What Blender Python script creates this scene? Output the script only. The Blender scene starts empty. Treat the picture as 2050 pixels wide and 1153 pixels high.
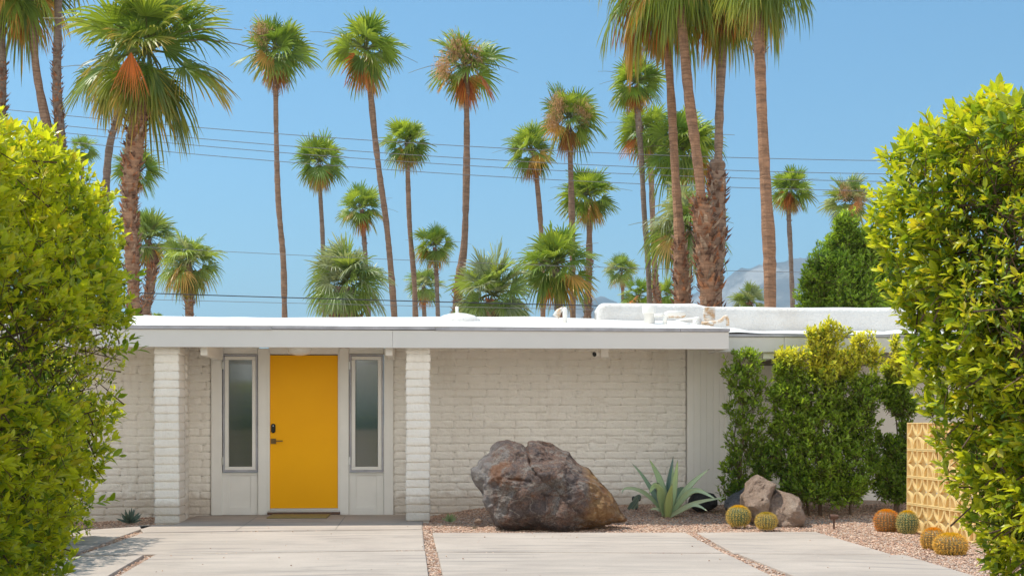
import bpy, math, random
import numpy as np
from mathutils import Vector, noise
rng = np.random.default_rng(7)
random.seed(7)
SC = bpy.context.scene
COL = SC.collection
R_ = math.radians
UP = np.array([0., 0., 1.])

# ------------------------------------------------------------------ camera
F = 2500.0; TH = R_(3.8); CT, ST = math.cos(TH), math.sin(TH); EYE = 1.17; HOR = 850.0; CX = 1025.0
def W(u, v, Z):
    """world point seen at pixel (u,v) of the 2050x1153 photo at distance Z along the view axis"""
    a = (u-CX)/F*Z
    return np.array([Z*ST + a*CT, Z*CT - a*ST, EYE + (HOR-v)/F*Z])
def ZY(u, Y): return Y/(CT - (u-CX)/F*ST)
def PY(u, v, Y): return W(u, v, ZY(u, Y))
def PG(u, v, z=0.0): return W(u, v, (EYE-z)*F/(v-HOR))
def X_(u, Y): return float(PY(u, 800, Y)[0])
def Z_(v, u, Y): return float(PY(u, v, Y)[2])

cam = bpy.data.cameras.new('camera'); co = bpy.data.objects.new('camera', cam); COL.objects.link(co)
cam.sensor_width = 36; cam.lens = F/2050*36; cam.clip_end = 40000; cam.clip_start = 0.05
cam.shift_y = (HOR-576.5)/2050
co.location = (0, 0, EYE); co.rotation_euler = (R_(90), 0, -TH)
SC.camera = co

# ------------------------------------------------------------------ light
SUN = np.array([-.47, .17, 1.0]); SUN /= np.linalg.norm(SUN)
elev = math.asin(SUN[2]); az = math.atan2(SUN[0], SUN[1])
w = bpy.data.worlds.new("World"); SC.world = w; w.use_nodes = True
nt = w.node_tree; nt.nodes.clear()
sky = nt.nodes.new('ShaderNodeTexSky'); sky.sky_type = 'NISHITA'; sky.sun_disc = False
sky.sun_elevation = elev; sky.sun_rotation = az; sky.altitude = 100
sky.air_density = 1.0; sky.dust_density = 1.3; sky.ozone_density = 1.6
bg = nt.nodes.new('ShaderNodeBackground'); bg.inputs[1].default_value = 0.10
ow = nt.nodes.new('ShaderNodeOutputWorld')
tint = nt.nodes.new('ShaderNodeMix'); tint.data_type = 'RGBA'; tint.blend_type = 'MULTIPLY'; tint.inputs[0].default_value = 1; tint.inputs[7].default_value = (.34, .63, .715, 1)
nt.links.new(sky.outputs[0], tint.inputs[6]); 
# unseen cloud bank added to the sky behind the camera, brightening the shaded facade
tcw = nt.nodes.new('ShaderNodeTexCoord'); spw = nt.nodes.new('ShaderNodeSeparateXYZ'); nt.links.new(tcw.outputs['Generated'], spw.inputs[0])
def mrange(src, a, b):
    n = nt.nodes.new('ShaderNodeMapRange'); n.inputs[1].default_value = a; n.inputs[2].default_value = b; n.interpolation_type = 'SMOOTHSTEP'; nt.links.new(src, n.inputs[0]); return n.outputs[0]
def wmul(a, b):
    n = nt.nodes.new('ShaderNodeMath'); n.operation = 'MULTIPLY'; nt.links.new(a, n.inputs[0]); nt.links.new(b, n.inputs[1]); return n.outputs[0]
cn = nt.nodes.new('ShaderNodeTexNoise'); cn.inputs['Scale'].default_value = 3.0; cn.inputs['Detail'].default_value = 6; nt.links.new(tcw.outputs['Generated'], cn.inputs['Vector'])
fill_cloud_mask = wmul(wmul(mrange(spw.outputs[1], -.15, -.5), mrange(cn.outputs[0], .32, .52)), wmul(mrange(spw.outputs[2], -.01, .05), mrange(spw.outputs[2], .85, .40)))
cmx = nt.nodes.new('ShaderNodeMix'); cmx.data_type = 'RGBA'; nt.links.new(fill_cloud_mask, cmx.inputs[0]); nt.links.new(tint.outputs[2], cmx.inputs[6]); cmx.inputs[7].default_value = (6.9, 6.7, 6.3, 1)
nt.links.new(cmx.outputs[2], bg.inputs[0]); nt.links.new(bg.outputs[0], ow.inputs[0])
sl = bpy.data.lights.new('sun', 'SUN'); sl.energy = 2.15; sl.angle = R_(0.5); sl.color = (1, .93, .82)
so = bpy.data.objects.new('sun', sl); COL.objects.link(so); so.location = (-20, 5, 40)
so.rotation_euler = Vector(tuple(SUN)).to_track_quat('Z', 'Y').to_euler()
SC.view_settings.view_transform = 'Standard'; SC.view_settings.look = 'None'
SC.view_settings.exposure = 1.27; SC.view_settings.gamma = 1
SC.render.engine = 'CYCLES'
SC.cycles.max_bounces = 8; SC.cycles.diffuse_bounces = 5; SC.cycles.transmission_bounces = 6
SC.cycles.transparent_max_bounces = 8

# ------------------------------------------------------------------ materials
class NT:
    def __init__(s, name):
        s.m = bpy.data.materials.new(name); s.m.use_nodes = True
        s.t = s.m.node_tree; s.n = s.t.nodes; s.n.clear()
        s.out = s.n.new('ShaderNodeOutputMaterial')
        s.p = s.n.new('ShaderNodeBsdfPrincipled'); s.link(s.p.outputs[0], s.out.inputs[0])
        s.tc = s.n.new('ShaderNodeTexCoord')
    def link(s, a, b): s.t.links.new(a, b)
    def noise(s, scale, detail=4, rough=.55, vec=None, dist=0.0):
        n = s.n.new('ShaderNodeTexNoise'); n.inputs['Scale'].default_value = scale
        n.inputs['Detail'].default_value = detail; n.inputs['Roughness'].default_value = rough
        n.inputs['Distortion'].default_value = dist
        s.link(vec if vec is not None else s.tc.outputs['Object'], n.inputs['Vector']); return n.outputs[0]
    def vor(s, scale, feat='F1', out='Distance', vec=None):
        n = s.n.new('ShaderNodeTexVoronoi'); n.inputs['Scale'].default_value = scale; n.feature = feat
        s.link(vec if vec is not None else s.tc.outputs['Object'], n.inputs['Vector']); return n.outputs[out]
    def map(s, scale=(1, 1, 1), rot=(0, 0, 0), src='Object'):
        n = s.n.new('ShaderNodeMapping'); n.inputs['Scale'].default_value = scale; n.inputs['Rotation'].default_value = rot
        s.link(s.tc.outputs[src], n.inputs[0]); return n.outputs[0]
    def ramp(s, val, stops):
        n = s.n.new('ShaderNodeValToRGB'); e = n.color_ramp.elements
        while len(e) < len(stops): e.new(.5)
        for k, (p, c) in enumerate(stops):
            e[k].position = p; e[k].color = (*c, 1) if len(c) == 3 else c
        s.link(val, n.inputs[0]); return n.outputs[0]
    def mix(s, f, a, b, mode='MIX'):
        n = s.n.new('ShaderNodeMix'); n.data_type = 'RGBA'; n.blend_type = mode
        for sock, x in ((n.inputs[0], f), (n.inputs[6], a), (n.inputs[7], b)):
            if isinstance(x, (int, float)): sock.default_value = x
            elif isinstance(x, tuple): sock.default_value = (*x, 1)
            else: s.link(x, sock)
        return n.outputs[2]
    def math(s, op, a, b=0.0):
        n = s.n.new('ShaderNodeMath'); n.operation = op
        for sock, x in ((n.inputs[0], a), (n.inputs[1], b)):
            if isinstance(x, (int, float)): sock.default_value = x
            else: s.link(x, sock)
        return n.outputs[0]
    def col(s, c):
        if isinstance(c, tuple): s.p.inputs['Base Color'].default_value = (*c, 1)
        else: s.link(c, s.p.inputs['Base Color'])
    def rough(s, r): s.p.inputs['Roughness'].default_value = r
    def spec(s, r): s.p.inputs['Specular IOR Level'].default_value = r
    def bump(s, h, strength=.5, dist=.01):
        n = s.n.new('ShaderNodeBump'); n.inputs['Strength'].default_value = strength; n.inputs['Distance'].default_value = dist
        s.link(h, n.inputs['Height']); s.link(n.outputs[0], s.p.inputs['Normal'])
    def attr(s, name='Col'):
        n = s.n.new('ShaderNodeAttribute'); n.attribute_name = name; return n.outputs[0]

def paint(name, c, var=.06, scale=3, bump_s=60, bstr=.25, rough=.6, dirt=None, bdist=.004):
    m = NT(name); d = tuple(x*(1-var*2) for x in c)
    base = m.ramp(m.noise(scale, 5, .6), [(.3, d), (.7, c)])
    if dirt is not None:
        f = m.ramp(m.noise(1.3, 6, .7), [(.52, (0, 0, 0)), (.75, (1, 1, 1))])
        base = m.mix(m.math('MULTIPLY', f, .55), base, dirt)
    m.col(base); m.rough(rough); m.bump(m.noise(bump_s, 5, .6), bstr, bdist); return m.m

def leafmat(name, transl=.35, rough=.42, spec=.4, tint=(1.25, 1.15, .55)):
    m = NT(name); c = m.attr()
    c = m.mix(m.math('MULTIPLY', m.noise(30, 2), .25), c, (.02, .03, .01))
    m.col(c); m.rough(rough); m.spec(spec)
    tr = m.n.new('ShaderNodeBsdfTranslucent'); t = m.mix(1.0, c, tint, 'MULTIPLY'); m.link(t, tr.inputs[0])
    mx = m.n.new('ShaderNodeMixShader'); mx.inputs[0].default_value = transl
    m.link(m.p.outputs[0], mx.inputs[1]); m.link(tr.outputs[0], mx.inputs[2]); m.link(mx.outputs[0], m.out.inputs[0])
    return m.m
def attrmat(name, rough=.8, bscale=None, bstr=.5, bdist=.01, spec=.3, nvar=.3, nscale=8):
    m = NT(name); c = m.attr()
    c = m.mix(m.math('MULTIPLY', m.noise(nscale, 5, .65), nvar), c, (.03, .02, .015))
    m.col(c); m.rough(rough); m.spec(spec)
    if bscale: m.bump(m.noise(bscale, 5, .7), bstr, bdist)
    return m.m

M = {}
M['leaf'] = leafmat('glossy_leaf', .48, .36, .5, (1.5, 1.35, .6))
M['palm'] = leafmat('palm_leaf', .38, .42, .5, (1.45, 1.25, .7))
M['bark'] = attrmat('bark', .9, 25, .8, .02)
m = NT('palm_bark'); c = m.attr()
mp = m.map((1, 1, 9)); ring = m.noise(2.2, 4, .6, mp)
c = m.mix(m.math('MULTIPLY', m.ramp(m.noise(3.5, 6, .75), [(.42, (0, 0, 0)), (.62, (1, 1, 1))]), .45), c, (.16, .10, .07))
c = m.mix(m.math('MULTIPLY', m.ramp(ring, [(.35, (1, 1, 1)), (.6, (0, 0, 0))]), .5), c, (.09, .06, .045))
m.col(c); m.rough(.95); m.spec(.1); m.bump(m.math('ADD', ring, m.noise(22, 4, .7)), .9, .04); M['palmbark'] = m.m
M['stucco'] = paint('white_roof_coating', (.84, .82, .79), .06, 2, 26, .8, .75, (.62, .55, .47), .03)
M['white'] = paint('white_paint', (.92, .89, .83), .03, 4, 90, .2, .5)
M['fascia'] = paint('fascia_paint', (.70, .685, .66), .03, 1.2, 40, .15, .5)
M['frame'] = paint('frame_paint', (.88, .86, .81), .03, 4, 60, .15, .45)
M['brick'] = paint('painted_slump_block', (.92, .87, .79), .04, 2.5, 34, .8, .75, (.76, .69, .58), .02)
_m = NT('painted_slump_block_dusty'); _c = _m.ramp(_m.noise(2.5, 5, .6), [(.3, (.87, .82, .74)), (.7, (.93, .885, .81))])
_s = _m.n.new('ShaderNodeSeparateXYZ'); _m.link(_m.tc.outputs['Object'], _s.inputs[0])
_h = _m.math('ADD', _s.outputs[2], _m.math('MULTIPLY', _m.noise(7, 6, .75), -.42))
_c = _m.mix(_m.math('MULTIPLY', _m.ramp(_h, [(.0, (1, 1, 1)), (.10, (0, 0, 0))]), .45), _c, (.52, .42, .32))
_c = _m.mix(_m.math('MULTIPLY', _m.ramp(_m.noise(1.6, 7, .75, _m.map((2.5, 2.5, .5))), [(.54, (0, 0, 0)), (.7, (1, 1, 1))]), .35), _c, (.62, .54, .45))
_m.col(_c); _m.rough(.75); _m.bump(_m.math('ADD', _m.noise(34, 5, .6), _m.math('MULTIPLY', _m.noise(9, 6, .7), .8)), .8, .02); M['brick'] = _m.m
M['metal'] = paint('grey_flashing', (.50, .50, .55), .2, 4, 40, .2, .4)
M['mortarline'] = paint('shadow_gap', (.25, .23, .2), .1)
m = NT('yellow_door_paint'); m.col(m.ramp(m.noise(2, 3), [(.3, (.96, .45, .0)), (.7, (1.0, .48, .0))])); m.spec(.2)
m.rough(.45); m.bump(m.noise(180, 3), .06, .002); M['yellow'] = m.m
m = NT('black_plastic'); m.col((.012, .012, .014)); m.rough(.25); M['black'] = m.m
m = NT('bronze'); m.col((.20, .13, .06)); m.rough(.35); m.p.inputs['Metallic'].default_value = .8; M['bronze'] = m.m
m = NT('rusty_brown_metal'); m.col(m.ramp(m.noise(40, 4), [(.3, (.09, .05, .035)), (.7, (.17, .09, .06))])); m.rough(.7); M['brownmetal'] = m.m
m = NT('aluminium'); m.col((.62, .62, .62)); m.rough(.35); m.p.inputs['Metallic'].default_value = .7; M['alu'] = m.m
m = NT('ribbed_glass'); m.col((.012, .02, .018)); m.rough(.03)
m.p.inputs['IOR'].default_value = 2.4; M['glass'] = m.m
m = NT('opal_glass'); m.col((.86, .84, .78)); m.rough(.25); M['opal'] = m.m
m = NT('coir_mat'); m.col(m.ramp(m.noise(120, 3), [(.3, (.20, .15, .05)), (.7, (.42, .33, .12))])); m.rough(.95); m.bump(m.noise(300, 2), .6, .005); M['mat'] = m.m
m = NT('rust_stained_white'); m.col(m.ramp(m.noise(14, 5, .7), [(.42, (.62, .40, .22)), (.6, (.82, .79, .74))])); m.rough(.7); M['rust'] = m.m
m = NT('wire'); m.col((.16, .16, .17)); m.rough(.5); M['wire'] = m.m
m = NT('black_wire'); m.col((.02, .02, .03)); m.rough(.5); M['bwire'] = m.m
# concrete
m = NT('concrete'); n1 = m.noise(.9, 7, .62, None, .4)
c = m.ramp(n1, [(.25, (.38, .315, .27)), (.5, (.47, .395, .335)), (.75, (.53, .45, .385))])
st = m.noise(1.1, 5, .7, m.map((.45, 2.6, 1), (0, 0, .25)), 1.2)
c = m.mix(m.math('MULTIPLY', m.ramp(st, [(.48, (0, 0, 0)), (.64, (1, 1, 1))]), .55), c, (.30, .26, .225))
c = m.mix(m.math('MULTIPLY', m.ramp(m.noise(45, 3, .8), [(.45, (0, 0, 0)), (.8, (1, 1, 1))]), .35), c, (.27, .23, .19))
_w = m.n.new('ShaderNodeTexWave'); _w.wave_type = 'RINGS'; _w.rings_direction = 'Z'; _w.inputs['Scale'].default_value = 1.1; _w.inputs['Distortion'].default_value = 3.0; _w.inputs['Detail'].default_value = 3
m.link(m.map((1, 1, 1), (0, 0, 0)), _w.inputs['Vector'])
_tm = m.math('MULTIPLY', m.ramp(_w.outputs[0], [(.80, (0, 0, 0)), (.95, (1, 1, 1))]), m.ramp(m.noise(.7, 3), [(.50, (0, 0, 0)), (.62, (1, 1, 1))]))
c = m.mix(m.math('MULTIPLY', _tm, .6), c, (.24, .21, .19))
_ck = m.ramp(m.vor(.42, 'DISTANCE_TO_EDGE', vec=m.mix(.12, m.tc.outputs['Object'], m.n.new('ShaderNodeTexNoise').outputs['Color'])), [(.0, (1, 1, 1)), (.0022, (0, 0, 0))])
c = m.mix(m.math('MULTIPLY', _ck, .0), c, (.14, .12, .10))
c = m.mix(m.math('MULTIPLY', m.ramp(m.noise(2.4, 6, .7), [(.60, (0, 0, 0)), (.74, (1, 1, 1))]), .45), c, (.26, .22, .19))
sp = m.ramp(m.vor(5.5), [(.035, (1, 1, 1)), (.06, (0, 0, 0))])
c = m.mix(m.math('MULTIPLY', sp, m.ramp(m.noise(3, 1), [(.55, (0, 0, 0)), (.6, (.7, .7, .7))])), c, (.08, .06, .05))
m.col(c); m.rough(.85); m.bump(m.noise(70, 6, .7), .3, .006); M['concrete'] = m.m
m = NT('gravel_surface'); cell = m.vor(52, out='Color')
g = m.n.new('ShaderNodeSeparateColor'); m.link(cell, g.inputs[0])
c = m.ramp(g.outputs[0], [(.1, (.20, .145, .115)), (.4, (.40, .295, .235)), (.7, (.54, .42, .34)), (.95, (.66, .57, .49))])
m.col(m.mix(.5, c, m.ramp(m.noise(1.5, 4), [(.3, (.36, .26, .21)), (.7, (.54, .42, .35))]))); m.rough(.95); m.bump(m.vor(52), 1.0, .012); M['gravelbase'] = m.m
M['pebble'] = attrmat('pebble', .85, None, nvar=.12, nscale=60)
m = NT('desert_ground'); m.col(m.ramp(m.noise(.4, 6, .6), [(.3, (.42, .35, .28)), (.7, (.55, .47, .39))])); m.rough(.95); m.bump(m.noise(20, 4), .5, .02); M['ground'] = m.m
m = NT('mountain_rock')
mn = m.noise(.004, 8, .65)
m.col(m.ramp(mn, [(.40, (.03, .03, .03)), (.52, (.14, .125, .11)), (.62, (.42, .38, .34))])); m.rough(1); m.bump(m.noise(.01, 8, .7), 1, 40); M['mount'] = m.m
m = NT('yellow_screen_block'); m.col(m.ramp(m.noise(9, 5, .65), [(.3, (.80, .55, .22)), (.7, (.90, .66, .30))])); m.rough(.85); m.bump(m.noise(90, 4, .7), .6, .006); M['breeze'] = m.m
m = NT('agave_leaf'); c = m.attr(); m.col(m.mix(m.math('MULTIPLY', m.noise(9, 4), .3), c, (.30, .36, .28))); m.rough(.5); M['agave'] = m.m
M['spine'] = leafmat('cactus_spine', .3, .5, .3, (1.1, 1, .7))
def rockmat(name, stops, extra=None, bs=1.0, dk=.78):
    m = NT(name)
    n = m.noise(3.2, 10, .68, None, .8); c = m.ramp(n, stops)
    f = m.noise(42, 9, .85); c = m.mix(m.ramp(f, [(.38, (dk, dk, dk)), (.60, (0, 0, 0))]), c, (.05, .04, .04))
    c = m.mix(m.ramp(m.noise(30, 9, .85, None, .5), [(.55, (0, 0, 0)), (.72, (.6, .6, .6))]), c, (.52, .49, .46))
    if extra: c = extra(m, c)
    m.col(c); m.rough(.85); m.spec(.25)
    h = m.math('ADD', m.noise(7, 12, .7), m.math('MULTIPLY', m.vor(16, 'DISTANCE_TO_EDGE'), .4)); m.bump(m.math('ADD', h, m.math('MULTIPLY', m.noise(55, 10, .85), 1.1)), bs, .06)
    return m.m
def bigx(m, c):
    s = m.n.new('ShaderNodeSeparateXYZ'); m.link(m.tc.outputs['Generated'], s.inputs[0])
    x = m.math('ADD', s.outputs[0], m.math('MULTIPLY', m.noise(3, 8, .7), .42))
    c = m.mix(m.ramp(x, [(.90, (0, 0, 0)), (.99, (.85, .85, .85))]), c, m.ramp(m.noise(9, 8, .7), [(.3, (.26, .11, .04)), (.48, (.42, .22, .09)), (.7, (.68, .44, .20))]))
    c = m.mix(m.ramp(x, [(.30, (.75, .75, .75)), (.40, (0, 0, 0))]), c, m.ramp(m.noise(14, 8, .75), [(.3, (.16, .155, .165)), (.7, (.55, .53, .52))]))
    v = m.noise(1.6, 7, .6, m.map((1, 1, 2.2), (0, .8, 0)), 1.4)
    c = m.mix(m.ramp(v, [(.485, (0, 0, 0)), (.5, (.75, .75, .75)), (.515, (0, 0, 0))]), c, (.50, .44, .38))
    o = m.ramp(m.noise(2.3, 5, .6, m.map((1, 1, 1), (1, 2, 3))), [(.60, (0, 0, 0)), (.68, (.8, .8, .8))])
    return m.mix(o, c, (.36, .17, .09))
M['boulder'] = rockmat('boulder_rock', [(.30, (.15, .12, .115)), (.44, (.31, .235, .21)), (.52, (.42, .25, .18)), (.58, (.44, .36, .31)), (.68, (.56, .51, .48))], bigx)
M['tanrock'] = rockmat('tan_rock', [(.3, (.46, .32, .24)), (.5, (.64, .46, .35)), (.7, (.74, .59, .47))], dk=.3)
M['greyrock'] = rockmat('grey_rock', [(.3, (.22, .22, .23)), (.5, (.36, .35, .36)), (.7, (.5, .49, .48))])
M['darkrock'] = rockmat('dark_rock', [(.3, (.05, .05, .055)), (.5, (.09, .09, .095)), (.7, (.16, .15, .15))])

# ------------------------------------------------------------------ mesh helpers
ORG = {}
def link(o, parent=None):
    COL.objects.link(o)
    if parent is not None: o.parent = parent
    return o
def empty(name, loc, label, cat, group=None):
    o = bpy.data.objects.new(name, None); o.empty_display_size = .2; o.location = tuple(loc)
    link(o); ORG[o.name] = np.array(loc, float); tag(o, label, cat, group); return o
def tag(o, label, cat, group=None):
    o['label'] = label; o['category'] = cat
    if group: o['group'] = group
    return o
def mesh(name, V, FL, mat, parent=None, col=None, smooth=False, origin=None, kind=None):
    """V (n,3) world coords; FL: list of int arrays, each (m,k)"""
    V = np.asarray(V, float)
    org = ORG[parent.name] if parent is not None else (np.array(origin, float) if origin is not None else np.zeros(3))
    me = bpy.data.meshes.new(name)
    FL = [np.asarray(f, int) for f in FL if len(f)]
    me.vertices.add(len(V)); me.vertices.foreach_set('co', (V-org).astype(np.float32).ravel())
    nl = sum(f.size for f in FL); npoly = sum(len(f) for f in FL)
    me.loops.add(nl); me.polygons.add(npoly)
    me.loops.foreach_set('vertex_index', np.concatenate([f.ravel() for f in FL]).astype(np.int32))
    tot = np.concatenate([np.full(len(f), f.shape[1]) for f in FL]); st = np.concatenate([[0], np.cumsum(tot)[:-1]])
    me.polygons.foreach_set('loop_start', st.astype(np.int32))
    me.polygons.foreach_set('use_smooth', np.full(npoly, bool(smooth)))
    if col is not None:
        a = me.color_attributes.new('Col', 'FLOAT_COLOR', 'POINT')
        c = np.ones((len(V), 4), np.float32); c[:, :3] = col; a.data.foreach_set('color', c.ravel())
    me.update(calc_edges=True); me.validate()
    me.materials.append(mat)
    o = bpy.data.objects.new(name, me)
    if parent is None: o.location = tuple(org)
    link(o, parent); ORG[o.name] = org
    if kind: o['kind'] = kind
    return o
class MB:
    def __init__(s): s.V = []; s.F3 = []; s.F4 = []; s.FN = []; s.n = 0; s.C = []
    def add(s, V, F, c=None):
        V = np.asarray(V, float).reshape(-1, 3)
        for f in F:
            f = [i+s.n for i in f]; (s.F3 if len(f) == 3 else s.F4 if len(f) == 4 else s.FN).append(f)
        s.V.append(V); s.n += len(V); s.C.append(np.tile(np.array(c if c is not None else (1, 1, 1), float), (len(V), 1)))
        return s
    def box(s, a, b, c=None):
        x0, y0, z0 = a; x1, y1, z1 = b
        V = [(x0,y0,z0),(x1,y0,z0),(x1,y1,z0),(x0,y1,z0),(x0,y0,z1),(x1,y0,z1),(x1,y1,z1),(x0,y1,z1)]
        return s.add(V, [(0,3,2,1),(4,5,6,7),(0,1,5,4),(1,2,6,5),(2,3,7,6),(3,0,4,7)], c)
    def bbox(s, a, b, e=.006, c=None):
        """box with chamfered edges"""
        a = np.minimum(a, b).astype(float); b2 = np.maximum(a, b).astype(float); e = min(e, (b2-a).min()*.45)
        V = []; idx = {}
        for sx in (0, 1):
            for sy in (0, 1):
                for sz in (0, 1):
                    for ax in range(3):
                        p = [b2[k] if q else a[k] for k, q in enumerate((sx, sy, sz))]
                        for k, q in enumerate((sx, sy, sz)):
                            if k != ax: p[k] += -e if q else e
                        idx[(sx, sy, sz, ax)] = len(V); V.append(p)
        Fc = []
        for ax in range(3):
            o1, o2 = [k for k in range(3) if k != ax]
            for q in (0, 1):
                def key(i, j):
                    t = [0, 0, 0]; t[ax] = q; t[o1] = i; t[o2] = j; return idx[(*t, ax)]
                f = [key(0, 0), key(1, 0), key(1, 1), key(0, 1)]
                flip = (q == 0) != (ax == 1)
                Fc.append(f[::-1] if flip else f)
        for ax in range(3):  # edges parallel to ax
            o1, o2 = [k for k in range(3) if k != ax]
            for i in (0, 1):
                for j in (0, 1):
                    def k2(q, own):
                        t = [0, 0, 0]; t[ax] = q; t[o1] = i; t[o2] = j; return idx[(*t, own)]
                    Fc.append([k2(0, o1), k2(1, o1), k2(1, o2), k2(0, o2)])
        for sx in (0, 1):
            for sy in (0, 1):
                for sz in (0, 1): Fc.append([idx[(sx, sy, sz, k)] for k in range(3)])
        return s.add(V, Fc, c)
    def tube(s, pts, rad, n=8, c=None, cap=True):
        pts = np.asarray(pts, float); m = len(pts)
        rad = np.full(m, rad) if np.isscalar(rad) else np.asarray(rad, float)
        V = []
        for i in range(m):
            t = pts[min(i+1, m-1)]-pts[max(i-1, 0)]; t = t/(np.linalg.norm(t)+1e-9)
            ref = np.array([0, 1., 0]) if abs(t[1]) < .9 else np.array([1., 0, 0])
            a = np.cross(t, ref); a /= np.linalg.norm(a); b = np.cross(t, a)
            for k in range(n):
                q = 2*math.pi*k/n; V.append(pts[i]+rad[i]*(math.cos(q)*a+math.sin(q)*b))
        Fc = []
        for i in range(m-1):
            for k in range(n):
                k2 = (k+1) % n; Fc.append((i*n+k, (i+1)*n+k, (i+1)*n+k2, i*n+k2))
        if cap: Fc.append(list(range(n))); Fc.append([ (m-1)*n+k for k in range(n)][::-1])
        return s.add(V, Fc, c)
    def build(s, name, mat, parent=None, smooth=False, origin=None, kind=None, colored=False):
        V = np.concatenate(s.V); FL = []
        if s.F3: FL.append(np.array(s.F3))
        if s.F4: FL.append(np.array(s.F4))
        byn = {}
        for f in s.FN: byn.setdefault(len(f), []).append(f)
        FL += [np.array(v) for v in byn.values()]
        return mesh(name, V, FL, mat, parent, np.concatenate(s.C) if colored else None, smooth, origin, kind)
def unit(a): return a/(np.linalg.norm(a, axis=-1, keepdims=True)+1e-9)
def rdir(n): return unit(rng.normal(size=(n, 3)))
def quadgrid(nu, nv, wrap=False):
    i, j = np.meshgrid(np.arange(nu-1), np.arange(nv if wrap else nv-1), indexing='ij'); j2 = (j+1) % nv
    return np.stack([i*nv+j, (i+1)*nv+j, (i+1)*nv+j2, i*nv+j2], -1).reshape(-1, 4)

# sum-of-sines lumps (vectorised noise)
class Lumps:
    def __init__(s, freq, n=24, seed=1):
        r = np.random.default_rng(seed); s.k = unit(r.normal(size=(n, 3)))*freq*r.uniform(.6, 1.6, (n, 1)); s.p = r.uniform(0, 6.28, n)
    def __call__(s, P): return np.sin(P@s.k.T+s.p).sum(1)/math.sqrt(len(s.p)/2)*.7

# ------------------------------------------------------------------ leaves
def leaves(P, D, N, L, Wd, C, curl=.12, fold=.25):
    n = len(P); S = unit(np.cross(D, N)); N = np.cross(S, D)
    L = L[:, None]; Wd = Wd[:, None]
    def mid(t): return P+D*L*t-N*L*curl*t*t
    def sd(t, wt, sg): return mid(t)+sg*S*Wd*wt+N*Wd*wt*fold
    V = np.stack([mid(0.), sd(.32, .46, -1), mid(.32), sd(.32, .46, 1), sd(.68, .42, -1), mid(.68), sd(.68, .42, 1), mid(1.)], 1)
    b = np.arange(n)[:, None]*8
    T = np.concatenate([b+np.array([[0, 2, 1]]), b+np.array([[0, 3, 2]]), b+np.array([[4, 5, 7]]), b+np.array([[5, 6, 7]])])
    Q = np.concatenate([b+np.array([[1, 2, 5, 4]]), b+np.array([[2, 3, 6, 5]])])
    return V.reshape(-1, 3), [T, Q], np.repeat(C, 8, 0)
def sprigs(P, D, k, Ls, twig, Cfun, up=.35, wr=.44):
    """k leaves on each of n twigs; returns the leaf arrays and twig segments"""
    n = len(P); j = np.tile(np.arange(k), n); ii = np.repeat(np.arange(n), k)
    d = D[ii]; t = (j+.6)/k
    ph = j*2.4+rng.uniform(0, 6.28, n)[ii]
    a = unit(np.cross(d, rdir(n)[ii])); b = np.cross(d, a)
    rad = np.cos(ph)[:, None]*a+np.sin(ph)[:, None]*b
    spread = (1.15-.75*t)[:, None]
    ld = unit(d*(.45+.55*t)[:, None]+rad*spread*.9+UP*up*.5+rng.normal(size=(n*k, 3))*.12)
    N = unit(UP*.75+d*.55+rng.normal(size=(n*k, 3))*.35)
    P0 = P[ii]+d*(twig*(t-.5))[:, None] if np.isscalar(twig) else P[ii]+d*(twig[ii]*(t-.5))[:, None]
    L = Ls[ii]*rng.uniform(.7, 1.15, n*k)*(1-.25*(t > .9))
    C = Cfun(ii, t)
    return leaves(P0, ld, N, L, L*wr, C, rng.uniform(.0, .25))
def twigs(P, D, L, r, c, name, parent, mat):
    """thin 3-sided twigs"""
    n = len(P); a = unit(np.cross(D, rdir(n))); b = np.cross(D, a)
    V = []
    for q in range(3):
        o = (math.cos(q*2.09)*a+math.sin(q*2.09)*b)
        V.append(P-D*L[:, None]*.5+o*r); V.append(P+D*L[:, None]*.5+o*r*.5)
    V = np.stack(V, 1); bb = np.arange(n)[:, None]*6
    Q = np.concatenate([bb+np.array([[0, 1, 3, 2]]), bb+np.array([[2, 3, 5, 4]]), bb+np.array([[4, 5, 1, 0]])])
    return mesh(name, V.reshape(-1, 3), [Q], mat, parent, np.tile(np.array(c), (n*6, 1))*np.repeat(rng.uniform(.6, 1.5, (n, 1)), 6, 0))

NEWG = np.array([.62, .68, .035]); MIDG = np.array([.33, .46, .03]); DRKG = np.array([.11, .21, .025]); YELG = np.array([.64, .52, .04])

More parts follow.
